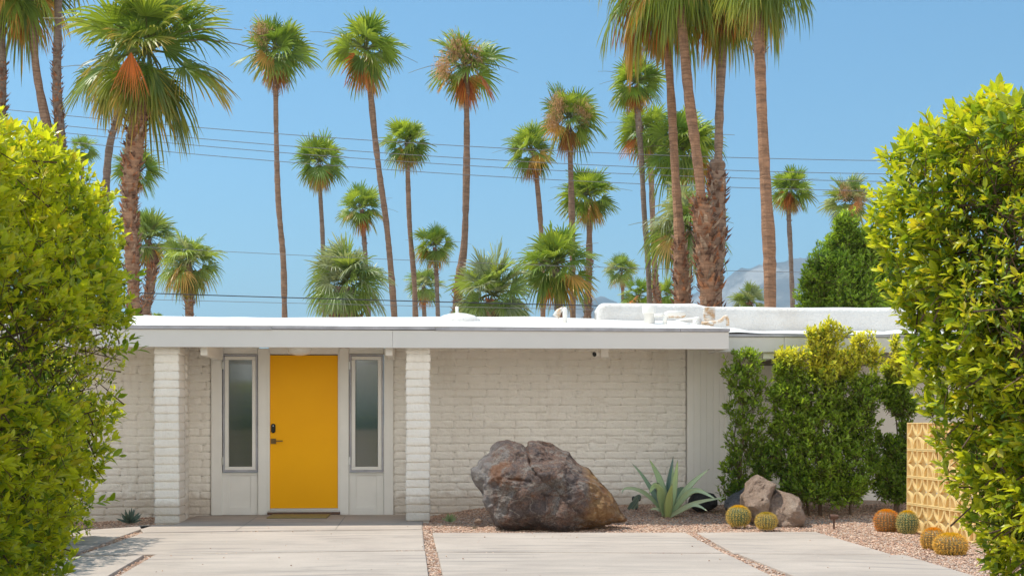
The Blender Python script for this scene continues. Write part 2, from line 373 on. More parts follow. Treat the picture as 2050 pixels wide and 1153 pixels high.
def hedge(label, lo, hi, shift, n, seed, leafL=(.048, .080), newp=.5, group=None, patch=None, k=7, yelp=.1, extra=None):
    lo = np.array(lo, float); hi = np.array(hi, float); c = (lo+hi)/2; h = (hi-lo)/2; rr = .12
    l1, l2 = Lumps(3.2, seed=seed), Lumps(9, seed=seed+1)
    def sdf(P):
        Q = P.copy(); Q[:, 0] -= shift(P[:, 2])
        q = np.abs(Q-c)-(h-rr); d = np.linalg.norm(np.maximum(q, 0), axis=1)+np.minimum(q.max(1), 0)-rr
        return d-.035*l1(P)-.025*l2(P)
    pad = .7
    out = []; tot = 0
    while tot < n:
        P = rng.uniform(lo-pad, hi+pad, (200000, 3)); P = P[P[:, 2] > .02]
        s = sdf(P); keep = (s < 0) & (s > -.45); keep &= rng.uniform(size=len(P)) < np.exp(s*3.2)
        P = P[keep]; out.append(P); tot += len(P)
    P = np.concatenate(out)[:n]
    s = sdf(P); e = .02
    G = np.stack([sdf(P+e*np.eye(3)[i])-s for i in range(3)], 1); G = unit(G)
    D = unit(G*.62+UP*.55+rng.normal(size=P.shape)*.38)
    pm = Lumps(2.2, seed=seed+5)(P) if patch is None else patch(P)
    small = pm > .75
    keep = ~(small & (rng.uniform(size=len(P)) < .45)); P, D, s, G, small = P[keep], D[keep], s[keep], G[keep], small[keep]
    n = len(P)
    Ls = (leafL[0]*.85+(leafL[1]-leafL[0]*.85)*rng.uniform(0, 1, n)**1.3)*np.where(small, .62, 1)
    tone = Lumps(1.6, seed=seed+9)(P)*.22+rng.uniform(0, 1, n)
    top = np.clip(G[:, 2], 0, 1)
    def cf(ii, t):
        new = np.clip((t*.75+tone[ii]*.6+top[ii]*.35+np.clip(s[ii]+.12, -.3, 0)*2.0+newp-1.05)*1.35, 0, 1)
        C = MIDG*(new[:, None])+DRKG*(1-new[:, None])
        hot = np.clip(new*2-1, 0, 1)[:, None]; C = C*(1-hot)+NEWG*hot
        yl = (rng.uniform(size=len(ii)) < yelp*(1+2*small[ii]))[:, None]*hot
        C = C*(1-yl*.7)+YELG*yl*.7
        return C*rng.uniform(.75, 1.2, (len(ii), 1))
    root = empty('hedge', ((lo[0]+hi[0])/2, (lo[1]+hi[1])/2, 0), label, 'hedge', group)
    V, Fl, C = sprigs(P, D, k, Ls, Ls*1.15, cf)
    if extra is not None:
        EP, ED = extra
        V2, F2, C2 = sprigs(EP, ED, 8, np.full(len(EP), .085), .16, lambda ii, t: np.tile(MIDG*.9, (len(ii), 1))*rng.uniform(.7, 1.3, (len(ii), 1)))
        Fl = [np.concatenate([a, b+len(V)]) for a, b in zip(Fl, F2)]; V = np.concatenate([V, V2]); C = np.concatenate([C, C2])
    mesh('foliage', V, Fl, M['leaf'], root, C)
    # twigs: those of the sprigs and the older wood inside
    nt_ = n//2
    twigs(P[:nt_]-D[:nt_]*.03, D[:nt_], Ls[:nt_]*2.4, .0022, (.16, .10, .06), 'twigs', root, M['bark'])
    # inner wood
    q = rng.uniform(lo+.2, hi-.15, (2600, 3)); sq = sdf(q); q = q[(sq < -.08)]
    twigs(q, unit(rng.normal(size=q.shape)*.8+UP*.7), rng.uniform(.15, .5, len(q)), .005, (.13, .085, .055), 'branches', root, M['bark'])
    mb = MB()
    yy = lo[1]+.35
    while yy < hi[1]-.2:
        x = c[0]+shift(np.array([0.]))[0]+random.uniform(-.1, .1)
        mb.tube([(x, yy, -.1), (x+random.uniform(-.05, .05), yy, .5), (c[0]+random.uniform(-.1, .1), yy+.05, 1.3), (c[0], yy, hi[2]-.5)], [.035, .03, .022, .01], 6, (.16, .12, .09)); yy += .55
    mb.build('trunk', M['bark'], root, True, colored=True)
    return root

def sh_r(z): return .66*np.clip((2.3-z)/1.88, 0, 1.25)**1.3
def sh_l(z): return -.45*np.clip((1.75-z)/1.5, 0, 1.2)**1.3-.10*np.clip((z-1.9)/.7, 0, 1)
ex = np.array([W(256, 705, 7.5), W(250, 690, 7.5), W(214, 915, 7.55), W(200, 1005, 7.5), W(255, 560, 7.6), W(250, 640, 7.6), W(218, 800, 7.6)])
exd = unit(np.array([[1, 0, .25], [.9, 0, .6], [1, 0, .1], [1, 0, .2], [1, 0, .3], [1, -.2, .5], [.8, 0, .2]]))
hedge('tall clipped hedge with dark twiggy patches, on the left edge, beside the white wall', (-3.5, 4.3, 0), (-1.78, 7.95, 2.63), sh_l, 22000, 11, newp=1.02, group='clipped hedges beside the driveway',
      patch=lambda P: Lumps(2.5, seed=16)(P)*.5+1.5*np.exp(-((P[:, 2]-1.55)**2)/.22)-.55, extra=(ex, exd))
hedge('tall sunlit yellow-green clipped hedge on the right edge, in front of the yellow block screen', (2.16, 3.3, 0), (3.6, 6.2, 2.49), sh_r, 20000, 31, newp=1.04, group='clipped hedges beside the driveway', yelp=.14)
hedge('low dark hedge behind the big left hedge, ending near the white wall', (-5.2, 9.6, 0), (-3.52, 13.4, 1.85), lambda z: z*0., 6500, 51, leafL=(.05, .07), newp=.75, group='clipped hedges beside the driveway', k=6)

# ------------------------------------------------------------------ palms
PG_Y = np.array([.36, .48, .05]); PG_M = np.array([.20, .33, .04]); PG_D = np.array([.09, .17, .035]); PG_B = np.array([.66, .40, .10]); PG_O = np.array([.66, .23, .06])
PG_S = np.array([.36, .43, .24])
def fronds(hub, R, n, nseg, elev_rng, droop, seed, silver=0., pet=.5, dead=0., tipb=.35, axis=None, azs=None, span=105, jit=9):
    r = np.random.default_rng(seed)
    VV, T, Q, CC = [], [], [], []; base = 0; pets = []
    axis = UP if axis is None else axis
    for i in range(n):
        f = (i+.5)/n
        el = R_(elev_rng[0]+(elev_rng[1]-elev_rng[0])*f+r.uniform(-jit, jit)); aa = i*2.39996+r.uniform(-.4, .4) if azs is None else azs[i % len(azs)]+r.uniform(-.2, .2)
        hz = np.array([math.cos(aa), math.sin(aa), 0])
        p = hz*math.cos(el)+UP*math.sin(el)
        lp = R*pet*r.uniform(.75, 1.15)*(1.0 if el > -.6 else .7)
        e2 = el-R_(r.uniform(12, 34)); bdir = hz*math.cos(e2)+UP*math.sin(e2)
        h = hub+p*lp*.55+bdir*lp*.45+r.normal(size=3)*.03*R
        pets.append((hub+hz*.05*R*.5, hub+p*lp*.5, h))
        lat = unit(np.cross(bdir, UP)); nn = np.cross(lat, bdir)
        roll = r.uniform(-1.05, 1.05); lat, nn = lat*math.cos(roll)+nn*math.sin(roll), nn*math.cos(roll)-lat*math.sin(roll)
        Lf = R*(1-pet)*r.uniform(.95, 1.4)
        isd = (r.uniform() < dead*2.5 and el < -.25) or dead >= 1
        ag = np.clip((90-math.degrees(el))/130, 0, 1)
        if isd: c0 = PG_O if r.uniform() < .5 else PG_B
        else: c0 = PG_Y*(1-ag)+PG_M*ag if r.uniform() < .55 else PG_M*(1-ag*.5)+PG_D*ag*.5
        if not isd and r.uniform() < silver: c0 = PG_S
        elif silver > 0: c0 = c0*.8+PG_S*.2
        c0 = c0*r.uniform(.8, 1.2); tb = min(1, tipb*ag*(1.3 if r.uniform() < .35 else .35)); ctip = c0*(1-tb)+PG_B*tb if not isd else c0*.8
        phi = np.linspace(-R_(span), R_(span), nseg); dph = phi[1]-phi[0]
        s = np.cos(phi)[:, None]*bdir+np.sin(phi)[:, None]*lat+nn*(.12+.25*np.abs(np.sin(phi)))[:, None]*(1 if el > 0 else .4)
        s = unit(s); side = unit(np.cross(s, nn))
        Ls = Lf*(.72+.28*np.cos(phi))*r.uniform(.88, 1.1, nseg)
        dr = droop*r.uniform(.7, 1.2)*(0.55+.6*ag)*r.uniform(.6, 1.5, nseg)
        rows = []
        for t, wt in ((.0, .03), (.42, 1.), (.68, .62), (.86, .34), (1.0, .0)):
            q = h+s*(Ls*t*(1-.25*dr*t*t))[:, None]-UP*(Ls*dr*max(t-.25, 0)**1.7*1.25)[:, None]
            wd = (Ls*.42*dph*.52*wt)[:, None] if wt < 1 else (Ls*.42*dph*.55)[:, None]
            pl = nn*(((np.arange(nseg) % 2)*2-1)*Ls*.01)[:, None]*(t > 0)
            if wt == 0: rows.append((q,))
            else: rows.append((q-side*wd+pl, q+side*wd-pl))
        V = np.stack([rows[0][0], rows[0][1], rows[1][0], rows[1][1], rows[2][0], rows[2][1], rows[3][0], rows[3][1], rows[4][0]], 1)
        b = base+np.arange(nseg)[:, None]*9
        Q.append(np.concatenate([b+np.array([[0, 1, 3, 2]]), b+np.array([[2, 3, 5, 4]]), b+np.array([[4, 5, 7, 6]])])); T.append(b+np.array([[6, 7, 8]]))
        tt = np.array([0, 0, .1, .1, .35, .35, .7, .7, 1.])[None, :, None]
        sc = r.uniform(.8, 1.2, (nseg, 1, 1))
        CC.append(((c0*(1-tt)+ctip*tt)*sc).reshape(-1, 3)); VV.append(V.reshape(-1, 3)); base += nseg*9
    return np.concatenate(VV), [np.concatenate(T), np.concatenate(Q)], np.concatenate(CC), pets

def palm(label, hub, Rpx, Z, path, n=27, nseg=24, elev=(84, -50), droop=.36, silver=0., skirt=0, skirtc='o', flowers=0, shag=None, seed=None, pet=.47,
         dead=.08, stalks=1, tipb=.4, bc=None, group='fan palms behind the house', jit=15, skaz=None, skR=.78):
    seed = int(rng.integers(1e6)) if seed is None else seed
    r = np.random.default_rng(seed); px = Z/F
    hubw = W(hub[0], hub[1], Z); R = Rpx*px*1.14
    pts = [W(u, v, Z) for u, v, w_ in path]; rad = [w_*px*.5 for u, v, w_ in path]
    d = pts[-1]-pts[-2]; d = d/abs(d[2]) if abs(d[2]) > 1e-6 else np.array([0, 0, -1.])
    d[:2] = np.clip(d[:2], -.06, .06)
    hgt = pts[-1][2]+.15
    pts.append(pts[-1]+d*hgt); rad.append(rad[-1]*1.2)
    base = pts[-1].copy(); base[2] = 0
    root = empty('palm_tree', base, label, 'palm tree', group)
    # resample trunk with Catmull-Rom
    P = [2*pts[0]-pts[1]]+pts+[2*pts[-1]-pts[-2]]; out = []; ro = []
    for i in range(1, len(P)-2):
        L = np.linalg.norm(P[i+1]-P[i]); m_ = max(4, int(L/.22))
        for k in range(m_):
            t = k/m_; a, b, c, e = P[i-1], P[i], P[i+1], P[i+2]
            out.append(.5*((2*b)+(-a+c)*t+(2*a-5*b+4*c-e)*t*t+(-a+3*b-3*c+e)*t**3)); ro.append(rad[i-1]*(1-t)+rad[i]*t)
    out.append(pts[-1]); ro.append(rad[-1]); out = np.array(out); ro = np.array(ro)
    if bc is not None: pass
    ro = ro*r.uniform(.90, 1.10, len(ro))*(1+.06*np.sin(np.arange(len(ro))*.37+seed))
    mb = MB(); barkc = np.array([.38, .245, .17])*r.uniform(.8, 1.15) if r.uniform() < .6 else np.array([.31, .235, .19])
    if bc is not None: barkc = np.array(bc)
    mb.tube(out, ro, 12, barkc)
    if shag is None: shag_top = hub[1]+Rpx*.9
    if True:
        lo_only = shag is None; zs = W(0, shag, Z)[2] if not lo_only else 1e9; zlow = -1e9 if not lo_only else W(0, hub[1]+Rpx*(1.0+.7*r.uniform()), Z)[2]; cols = [np.array([.58, .27, .14]), np.array([.46, .20, .11]), np.array([.58, .42, .31]), np.array([.26, .15, .11])]
        for i in range(len(out)-1):
            if out[i][2] > zs or out[i][2] < .5 or out[i][2] < zlow: continue
            for k in range(15 if not lo_only else 6):
                q = r.uniform(0, 6.28); o = np.array([math.cos(q), math.sin(q), 0]); tz = np.array([-math.sin(q), math.cos(q), 0])
                b0 = out[i]+(out[i+1]-out[i])*r.uniform()+o*ro[i]*.9; l = r.uniform(.5, 1.35)*ro[i]+.05; wd = ro[i]*.26
                tp = b0+UP*l*r.uniform(.3, 1.0)+o*l*r.uniform(.25, .75)+tz*r.uniform(-.4, .4)*l
                mid_ = (b0+tp)/2+o*wd*.3
                mb.add([b0-tz*wd, b0+tz*wd, mid_+tz*wd*.7, mid_-tz*wd*.7, tp, mid_-o*wd*.8], [(0, 1, 2, 3), (3, 2, 4), (0, 3, 5), (1, 5, 2), (3, 4, 5), (2, 5, 4)], cols[int(r.integers(4))]*r.uniform(.7, 1.2))
    mb.build('trunk', M['palmbark'], root, False, colored=True)
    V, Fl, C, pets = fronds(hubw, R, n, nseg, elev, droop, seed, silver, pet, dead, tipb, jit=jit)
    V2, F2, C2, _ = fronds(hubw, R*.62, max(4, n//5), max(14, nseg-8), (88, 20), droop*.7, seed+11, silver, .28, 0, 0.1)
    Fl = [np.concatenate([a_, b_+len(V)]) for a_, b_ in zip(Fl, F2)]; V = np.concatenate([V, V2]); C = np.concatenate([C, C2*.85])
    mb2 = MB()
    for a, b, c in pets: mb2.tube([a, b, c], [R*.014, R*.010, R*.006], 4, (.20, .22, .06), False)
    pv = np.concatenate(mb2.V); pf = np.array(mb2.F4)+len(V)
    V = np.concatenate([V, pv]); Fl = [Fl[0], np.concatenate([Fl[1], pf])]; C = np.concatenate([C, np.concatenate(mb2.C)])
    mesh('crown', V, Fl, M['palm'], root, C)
    if skirt:
        azs = r.uniform(0, 6.28, skirt) if skaz is None else skaz
        V, Fl, C, _ = fronds(hubw-UP*R*.12-(np.array([0, R*.62, 0]) if skaz else 0), R*skR, skirt, max(14, nseg-8), (-72, -86), .25, seed+3, 0, .32, 1.0, azs=azs, span=34, jit=14)
        if skirtc == 'r': C = np.tile(PG_O*1.1, (len(C), 1))*np.repeat(r.uniform(.7, 1.2, (len(C)//9, 1)), 9, 0)
        if skirtc == 't': C = C*np.array([.75, .95, 1.2])
        mesh('dead_fronds', V, Fl, M['palm'], root, C)
    if flowers:
        for q in range(min(3, max(1, flowers-1))):
            aa = (4.1, 5.3, 3.4)[q]+r.uniform(-.2, .2)
            c = hubw+np.array([math.cos(aa)*R*.48, -R*.45, R*(.26-.22*q)])
            p = c+r.normal(size=(640, 3))*np.array([.105, .10, .15])*R
            Vq, Fq, Cq = leaves(p, unit(r.normal(size=p.shape)*.5-UP*.9), unit(r.normal(size=p.shape)), np.full(len(p), .09*R), np.full(len(p), .013*R), np.tile(np.array([.66, .43, .25]), (len(p), 1))*r.uniform(.6, 1.2, (len(p), 1)))
            mesh('blossom', Vq, Fq, M['palm'], root, Cq)
    if stalks:
        mb = MB()
        for q in range(stalks*2+1):
            aa = r.uniform(0, 6.28); hz = np.array([math.cos(aa), math.sin(aa)*.5, 0]); l = R*r.uniform(1.05, 1.35); el = r.uniform(.1, .8)
            pp = [hubw+(hz*math.cos(el)+UP*math.sin(el))*l*t-UP*.35*l*t*t+hz*l*.15*t*t for t in np.linspace(0, 1, 7)]
            mb.tube(pp, np.linspace(R*.012, R*.004, 7), 4, (.30, .27, .16), False)
        mb.build('stalks', M['palm'], root, colored=True)
    return root

palm('shaggy palm trunk cut by the left picture edge, above the left hedge', (-14, -150), 100, 36, [(-6, -60, 24), (2, 100, 20), (4, 160, 20), (0, 215, 22), (0, 300, 22)], shag=120)
palm('leaning bare palm with orange hanging frond, at the top left corner', (38, -42), 118, 36, [(60, -30, 15), (66, 60, 16), (74, 150, 16), (96, 262, 19), (110, 330, 20), (120, 420, 21)], skirt=5, n=30, nseg=34, elev=(75, -60), droop=.8, tipb=.8, shag=262)
palm('straight palm trunk, shaggy below and bare above, beside the big left fan palm', (118, -125), 110, 36, [(117, -60, 16), (116, 60, 16), (114, 180, 18), (122, 285, 20), (124, 420, 21)], shag=90, n=24)
palm('leaning slim palm just behind the big left fan palm', (232, 145), 92, 44, [(246, 175, 12), (238, 230, 14), (222, 280, 13), (214, 345, 15), (210, 450, 16)], n=15, nseg=28, elev=(10, -62), droop=.9, tipb=.8)
palm('large fan palm with shaggy trunk and one orange dead frond, above the left hedge', (296, 100), 165, 31, [(290, 130, 30), (282, 195, 33), (270, 290, 34), (258, 400, 32), (262, 460, 26), (268, 600, 24)],
     shag=215, n=34, nseg=40, elev=(84, -62), droop=.48, skirt=1, skirtc='r', skaz=[-1.45], skR=.55, stalks=2, bc=(.50, .29, .18), seed=43, tipb=.9, dead=.03, jit=26, pet=.5)
palm('small palm with round crown behind the trunk of the big left fan palm', (272, 340), 50, 70, [(272, 345, 8), (272, 470, 9), (275, 640, 10)], skirt=5, n=28)
palm('palm with bulging old frond bases under its crown, nearest to the left hedge', (298, 475), 62, 60, [(296, 480, 12), (303, 520, 28), (303, 555, 22), (296, 600, 18), (290, 640, 18)], shag=520, skirt=7, n=28, silver=.1)
palm('slim bare palm trunk rising beside the palm with bulging frond bases', (265, 455), 40, 62, [(268, 460, 8), (272, 520, 9), (277, 640, 9)], n=18)
palm('short full palm with drooping green fan leaves, over the left end of the roof', (376, 525), 66, 48, [(377, 530, 14), (379, 575, 22), (379, 600, 20), (379, 645, 15)], shag=600, n=36, nseg=28, elev=(82, -62), skirt=4, silver=.15, droop=.6)
palm('small palm top just peeking over the left end of the roof', (312, 636), 14, 80, [(312, 638, 5), (312, 660, 5)], n=16, nseg=14, stalks=0)
palm('leftmost of the three tallest slim palms, trunk curving right near the roof', (552, 100), 74, 56, [(552, 110, 11), (552, 165, 10), (553, 270, 10), (557, 400, 11), (567, 520, 12), (570, 640, 12)], skirt=7, skirtc='t', flowers=2, n=30)
palm('slim palm with a tapered crown between the two tallest palms on the left', (640, 322), 56, 70, [(640, 330, 8), (641, 385, 8), (646, 480, 9), (650, 640, 9)], skirt=8, skirtc='t', n=30)
palm('palm with round crown standing just above the squat thick-trunked palm', (722, 415), 48, 78, [(724, 420, 8), (728, 465, 9), (733, 540, 9), (738, 640, 10)], skirt=5, n=32)
palm('squat palm with very thick dark trunk and grey-green drooping fans', (692, 565), 84, 45, [(690, 575, 40), (690, 600, 46), (690, 640, 50)], n=46, nseg=32, elev=(86, -30), silver=.6, droop=.55, pet=.5, jit=14, shag=640, stalks=0, dead=.02, tipb=.15)
palm('second of the three tallest slim palms, strongly leaning trunk', (732, 98), 76, 56, [(734, 105, 12), (740, 165, 12), (750, 270, 12), (760, 350, 12), (776, 470, 12), (790, 640, 13)], skirt=6, n=30)
palm('palm with dense mop-like crown and a red dead frond, right of the leaning tall palm', (815, 285), 50, 70, [(815, 290, 10), (816, 335, 9), (820, 450, 10), (829, 560, 10), (832, 640, 11)], skirt=7, skirtc='t', n=36, elev=(86, -50), dead=.06)
palm('small palm with spiky upright top and yellow lower fronds', (870, 490), 46, 70, [(870, 495, 8), (873, 530, 8), (877, 640, 9)], skirt=5, n=26, elev=(85, -45), tipb=.8, droop=.4)
palm('low palm seen between two slim trunks, below the spiky palm', (848, 572), 40, 85, [(848, 575, 8), (848, 600, 9), (850, 640, 9)], skirt=4, n=26, silver=.2)
palm('third of the three tallest slim palms, with large tan flower clusters', (930, 130), 78, 52, [(931, 140, 14), (934, 200, 12), (934, 330, 13), (930, 480, 14), (920, 560, 18), (914, 640, 22)], skirt=8, flowers=4, n=30, shag=550)
palm('broad grey-green fan palm without visible trunk, sitting on the roof line', (985, 590), 88, 46, [(985, 600, 22), (985, 640, 26)], n=36, nseg=32, elev=(86, -40), silver=.6, droop=.42, stalks=0, dead=0, tipb=.1)
palm('slim palm left of the palm with hanging tan flowers', (1064, 300), 56, 62, [(1068, 305, 9), (1073, 345, 9), (1081, 430, 10), (1086, 520, 10), (1087, 640, 11)], skirt=8, skirtc='t', n=28)
palm('tall palm with hanging tan flowers in a ragged crown', (1138, 235), 68, 56, [(1138, 245, 10), (1141, 300, 10), (1144, 400, 12), (1146, 520, 12), (1147, 640, 12)], skirt=8, skirtc='t', flowers=4, n=28)
palm('wide-crowned palm right of the tall flowering palm', (1178, 390), 60, 58, [(1179, 400, 12), (1180, 445, 11), (1179, 540, 13), (1177, 600, 14), (1176, 640, 14)], skirt=5, skirtc='t', n=36, shag=520)
palm('bright green palm with very full low crown, directly above the roof vent pipe', (1112, 530), 82, 48, [(1112, 540, 16), (1116, 580, 18), (1121, 640, 17)], n=38, nseg=30, elev=(86, -58), droop=.5, shag=600, stalks=2)
palm('tiny distant palm left of the rounded roof parapet top', (1243, 542), 34, 85, [(1244, 545, 5), (1246, 570, 6), (1248, 640, 6)], skirt=4, n=30, silver=.2)
palm('tall palm with dark red-brown collar under its crown, left of the clustered trunks', (1272, 165), 58, 52, [(1272, 175, 14), (1276, 215, 13), (1284, 320, 11), (1290, 430, 11), (1297, 520, 11), (1302, 640, 12)], skirt=10, n=32, stalks=2)
palm('palm with dark hanging crown directly behind the collared palm', (1290, 262), 60, 64, [(1296, 300, 12), (1303, 345, 12), (1307, 450, 11), (1312, 560, 13), (1317, 640, 14)], n=34, elev=(70, -65), shag=520, skirt=3)
palm('low leafy palm behind the roof parapet among slim trunks', (1278, 592), 42, 75, [(1278, 595, 8), (1278, 640, 9)], n=24)
palm('low palm partly hidden behind the right-hand slim trunk by the parapet', (1334, 590), 34, 80, [(1334, 595, 8), (1334, 640, 9)], n=22)
palm('bright full palm crown behind the leaning trunks, middle height', (1372, 300), 84, 52, [(1372, 310, 12), (1370, 360, 12), (1366, 440, 10), (1363, 640, 11)], n=40, nseg=30, elev=(84, -50), droop=.6, skirt=2)
palm('grey-green drooping palm crown low behind the leaning trunks', (1376, 455), 88, 50, [(1376, 465, 24), (1380, 500, 30), (1376, 540, 18), (1372, 640, 20)], n=44, nseg=30, elev=(84, -55), silver=.35, droop=.75, shag=520, stalks=1)
palm('clustered palm with reddish trunk and long tan skirt, leftmost of the close trunks', (1318, -52), 142, 34, [(1330, -40, 16), (1338, 110, 17), (1345, 220, 16), (1352, 350, 18), (1360, 470, 24), (1365, 610, 30)], shag=455, n=34, nseg=40, elev=(70, -75), droop=.95, skirt=7, skirtc='t', tipb=.9, seed=77, jit=18, bc=(.50, .28, .17))
palm('leaning palm crossing the clustered trunks, shaggy below its middle', (1352, -60), 118, 32, [(1357, -30, 18), (1367, 70, 21), (1380, 200, 20), (1396, 320, 20), (1404, 400, 20), (1404, 412, 34), (1412, 500, 36), (1418, 612, 34)], shag=405, n=22, nseg=40, elev=(60, -60), droop=.9, tipb=.8, seed=78, jit=18, bc=(.50, .28, .17))
palm('clustered palm with grey torn bark collar halfway up its trunk', (1450, -42), 122, 33, [(1455, -20, 17), (1452, 50, 17), (1442, 180, 17), (1438, 318, 17), (1436, 330, 32), (1437, 450, 30), (1432, 612, 30)], shag=335, n=36, nseg=40, elev=(70, -78), droop=.9, skirt=6, tipb=.8, seed=79, jit=18, bc=(.44, .30, .22))
palm('single thick smooth palm trunk right of the cluster, crown above the frame', (1528, -58), 108, 30, [(1514, -60, 21), (1519, 60, 21), (1525, 220, 22), (1533, 380, 24), (1540, 500, 26), (1542, 612, 26)], n=34, nseg=40, elev=(70, -74), droop=.9, tipb=.5, seed=80, jit=18, bc=(.50, .28, .17))
palm('small neat palm between the thick smooth trunk and the leafy tree', (1585, 378), 46, 68, [(1583, 385, 12), (1579, 425, 9), (1583, 510, 9), (1588, 640, 10)], skirt=7, skirtc='t', n=34, stalks=2)
palm('palm with tan flowers rising behind the round leafy tree', (1698, 402), 52, 66, [(1698, 410, 12), (1698, 640, 13)], flowers=3, skirt=4, n=30, silver=.2)
palm('pale low palm top just over the parapet, left of the leafy tree', (1500, 604), 38, 60, [(1500, 606, 12), (1500, 640, 14)], n=26, silver=.5, stalks=0)
palm('tiny dark palm top behind the crest of the left hedge', (165, 300), 32, 80, [(165, 305, 6), (165, 420, 7)], n=22)
palm('small ragged palm top just right of the hedge crest', (120, 325), 26, 75, [(125, 330, 6), (125, 420, 7)], n=18)

# ------------------------------------------------------------------ background tree
def leafy(label, name, cat, base, blobs, n, leafL, cfun, trunks, twig=1.6, up=.35, k=6, group=None, mat='leaf', dirup=.6):
    """blobs: (center xyz, radii xyz, weight)"""
    root = empty(name, base, label, cat, group)
    wts = np.array([b[2] for b in blobs], float); wts /= wts.sum()
    idx = rng.choice(len(blobs), n, p=wts)
    c = np.array([b[0] for b in blobs])[idx]; r = np.array([b[1] for b in blobs])[idx]
    d = rdir(n); rad = rng.uniform(.25, 1, n)**.5
    l = Lumps(5/max(.3, r.mean()), seed=n)
    P = c+d*r*(rad*(1+.22*l(c+d*r)))[:, None]
    keep = P[:, 2] > base[2]+.02; P, d, rad = P[keep], d[keep], rad[keep]
    D = unit(d*.7+UP*dirup+rng.normal(size=P.shape)*.4)
    Ls = rng.uniform(leafL[0], leafL[1], len(P))
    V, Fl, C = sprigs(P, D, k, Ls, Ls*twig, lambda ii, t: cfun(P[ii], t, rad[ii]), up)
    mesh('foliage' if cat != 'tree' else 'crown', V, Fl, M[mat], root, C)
    twigs(P, D, Ls*twig*1.6, leafL[1]*.035, (.17, .11, .07), 'twigs', root, M['bark'])
    for t in trunks:
        mb = MB(); pts, rd = t; mb.tube(pts, rd, 7, (.24, .17, .12)); mb.build('stem' if cat != 'tree' else 'trunk', M['bark'], root, True, colored=True)
    return root
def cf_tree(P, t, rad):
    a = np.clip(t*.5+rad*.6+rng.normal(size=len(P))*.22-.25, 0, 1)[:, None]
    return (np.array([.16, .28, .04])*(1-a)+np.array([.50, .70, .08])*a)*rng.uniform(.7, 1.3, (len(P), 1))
Zt = 34; s = Zt/F
tb = [(W(u, v, Zt+dz), np.array([ru*s, ru*s, rv*s]), ru*rv) for u, v, ru, rv, dz in
      [(1692, 458, 26, 34, 0), (1690, 500, 48, 44, .3), (1662, 545, 50, 44, -.3), (1720, 545, 52, 48, .3), (1645, 595, 44, 50, 0), (1700, 600, 62, 60, -.2), (1745, 590, 46, 60, .4), (1765, 540, 34, 50, .5),
       (1690, 680, 90, 60, 0), (1632, 640, 34, 50, 0), (1620, 570, 16, 20, 0), (1735, 490, 26, 30, 0)]]
g0 = W(1700, 640, Zt); g0[2] = 0
leafy('round leafy green tree behind the roof parapet, between a palm and the right hedge', 'leafy_tree', 'tree', g0, tb, 6200, (.10, .16), cf_tree,
      [([g0, g0+np.array([.1, 0, 1.5]), W(1690, 560, Zt)], [.16, .13, .05])], k=7)

# ------------------------------------------------------------------ mountains
def ridge(name, prof, Z0, Z1, seed):
    us = np.linspace(prof[0][0], prof[-1][0], 260); pv = np.interp(us, [p[0] for p in prof], [p[1] for p in prof])
    nz = 46; rows = []
    for j in range(nz):
        t = j/(nz-1); Z = Z0+(Z1-Z0)*t; tc = math.sin(min(t/.62, 1)*math.pi/2) if t < .62 else 1-(t-.62)/.38*.8
        for u, v in zip(us, pv):
            Zr = Z0+(Z1-Z0)*.62; hgt = (HOR-v)/F*Zr; x = (u-CX)/F*Zr
            p = Vector((x/900, Z/900, seed)); f = noise.fractal(p, 1.0, 2.1, 7); rd = 1-abs(noise.fractal(p*1.7, 1., 2.2, 6))*1.6
            h = hgt*tc*(1+(.16*f+.22*(rd-.6))*(1-.6*abs(t-.62) if False else min(1, abs(t-.62)*3.5+.12)))
            wp = W(CX, HOR, Z); rows.append((wp[0]+x*CT, wp[1]-x*ST, h-20*(1-tc)))
    q = quadgrid(nz, 260)
    return mesh(name, np.array(rows), [q], M['mount'], None, smooth=True, kind='structure')
ridge('mountains', [(1240, 660), (1340, 618), (1395, 588), (1440, 576), (1490, 566), (1535, 553), (1575, 549), (1600, 556), (1640, 560), (1700, 548), (1790, 540), (1900, 560), (2050, 585), (2300, 660)], 4200, 7600, 3.3)
ridge('hills', [(1060, 660), (1140, 615), (1180, 606), (1200, 599), (1212, 601), (1235, 612), (1300, 640), (1340, 660)], 5200, 7000, 8.1)

# ------------------------------------------------------------------ ground
mb = MB(); mb.add([(-9000, -300, -.14), (9000, -300, -.14), (9000, 9000, -.14), (-9000, 9000, -.14)], [(0, 1, 2, 3)])
mb.build('ground', M['ground'], kind='structure')
def sst(a, b, x): t = np.clip((x-a)/(b-a), 0, 1); return t*t*(3-2*t)
XL = X_(333, 15.2); XR = X_(837, 15.2)
def gz(X, Y):
    r = sst(XR+.1, XR+1.2, X); l = 1-sst(XL-1.2, XL-.1, X)
    return -.022+r*.125*sst(14.3, 16.3, Y)-l*.055*sst(13.5, 15.5, Y)+.006*np.sin(X*3.1+Y*2.3)+.004*np.sin(X*7.7-Y*5.1)
gx, gy = np.meshgrid(np.linspace(-9, 11, 160), np.linspace(1.0, 18.5, 140), indexing='ij')
mesh('gravel_bed', np.stack([gx.ravel(), gy.ravel(), gz(gx.ravel(), gy.ravel())], 1), [quadgrid(160, 140)], M['gravelbase'], None, smooth=True, kind='structure')

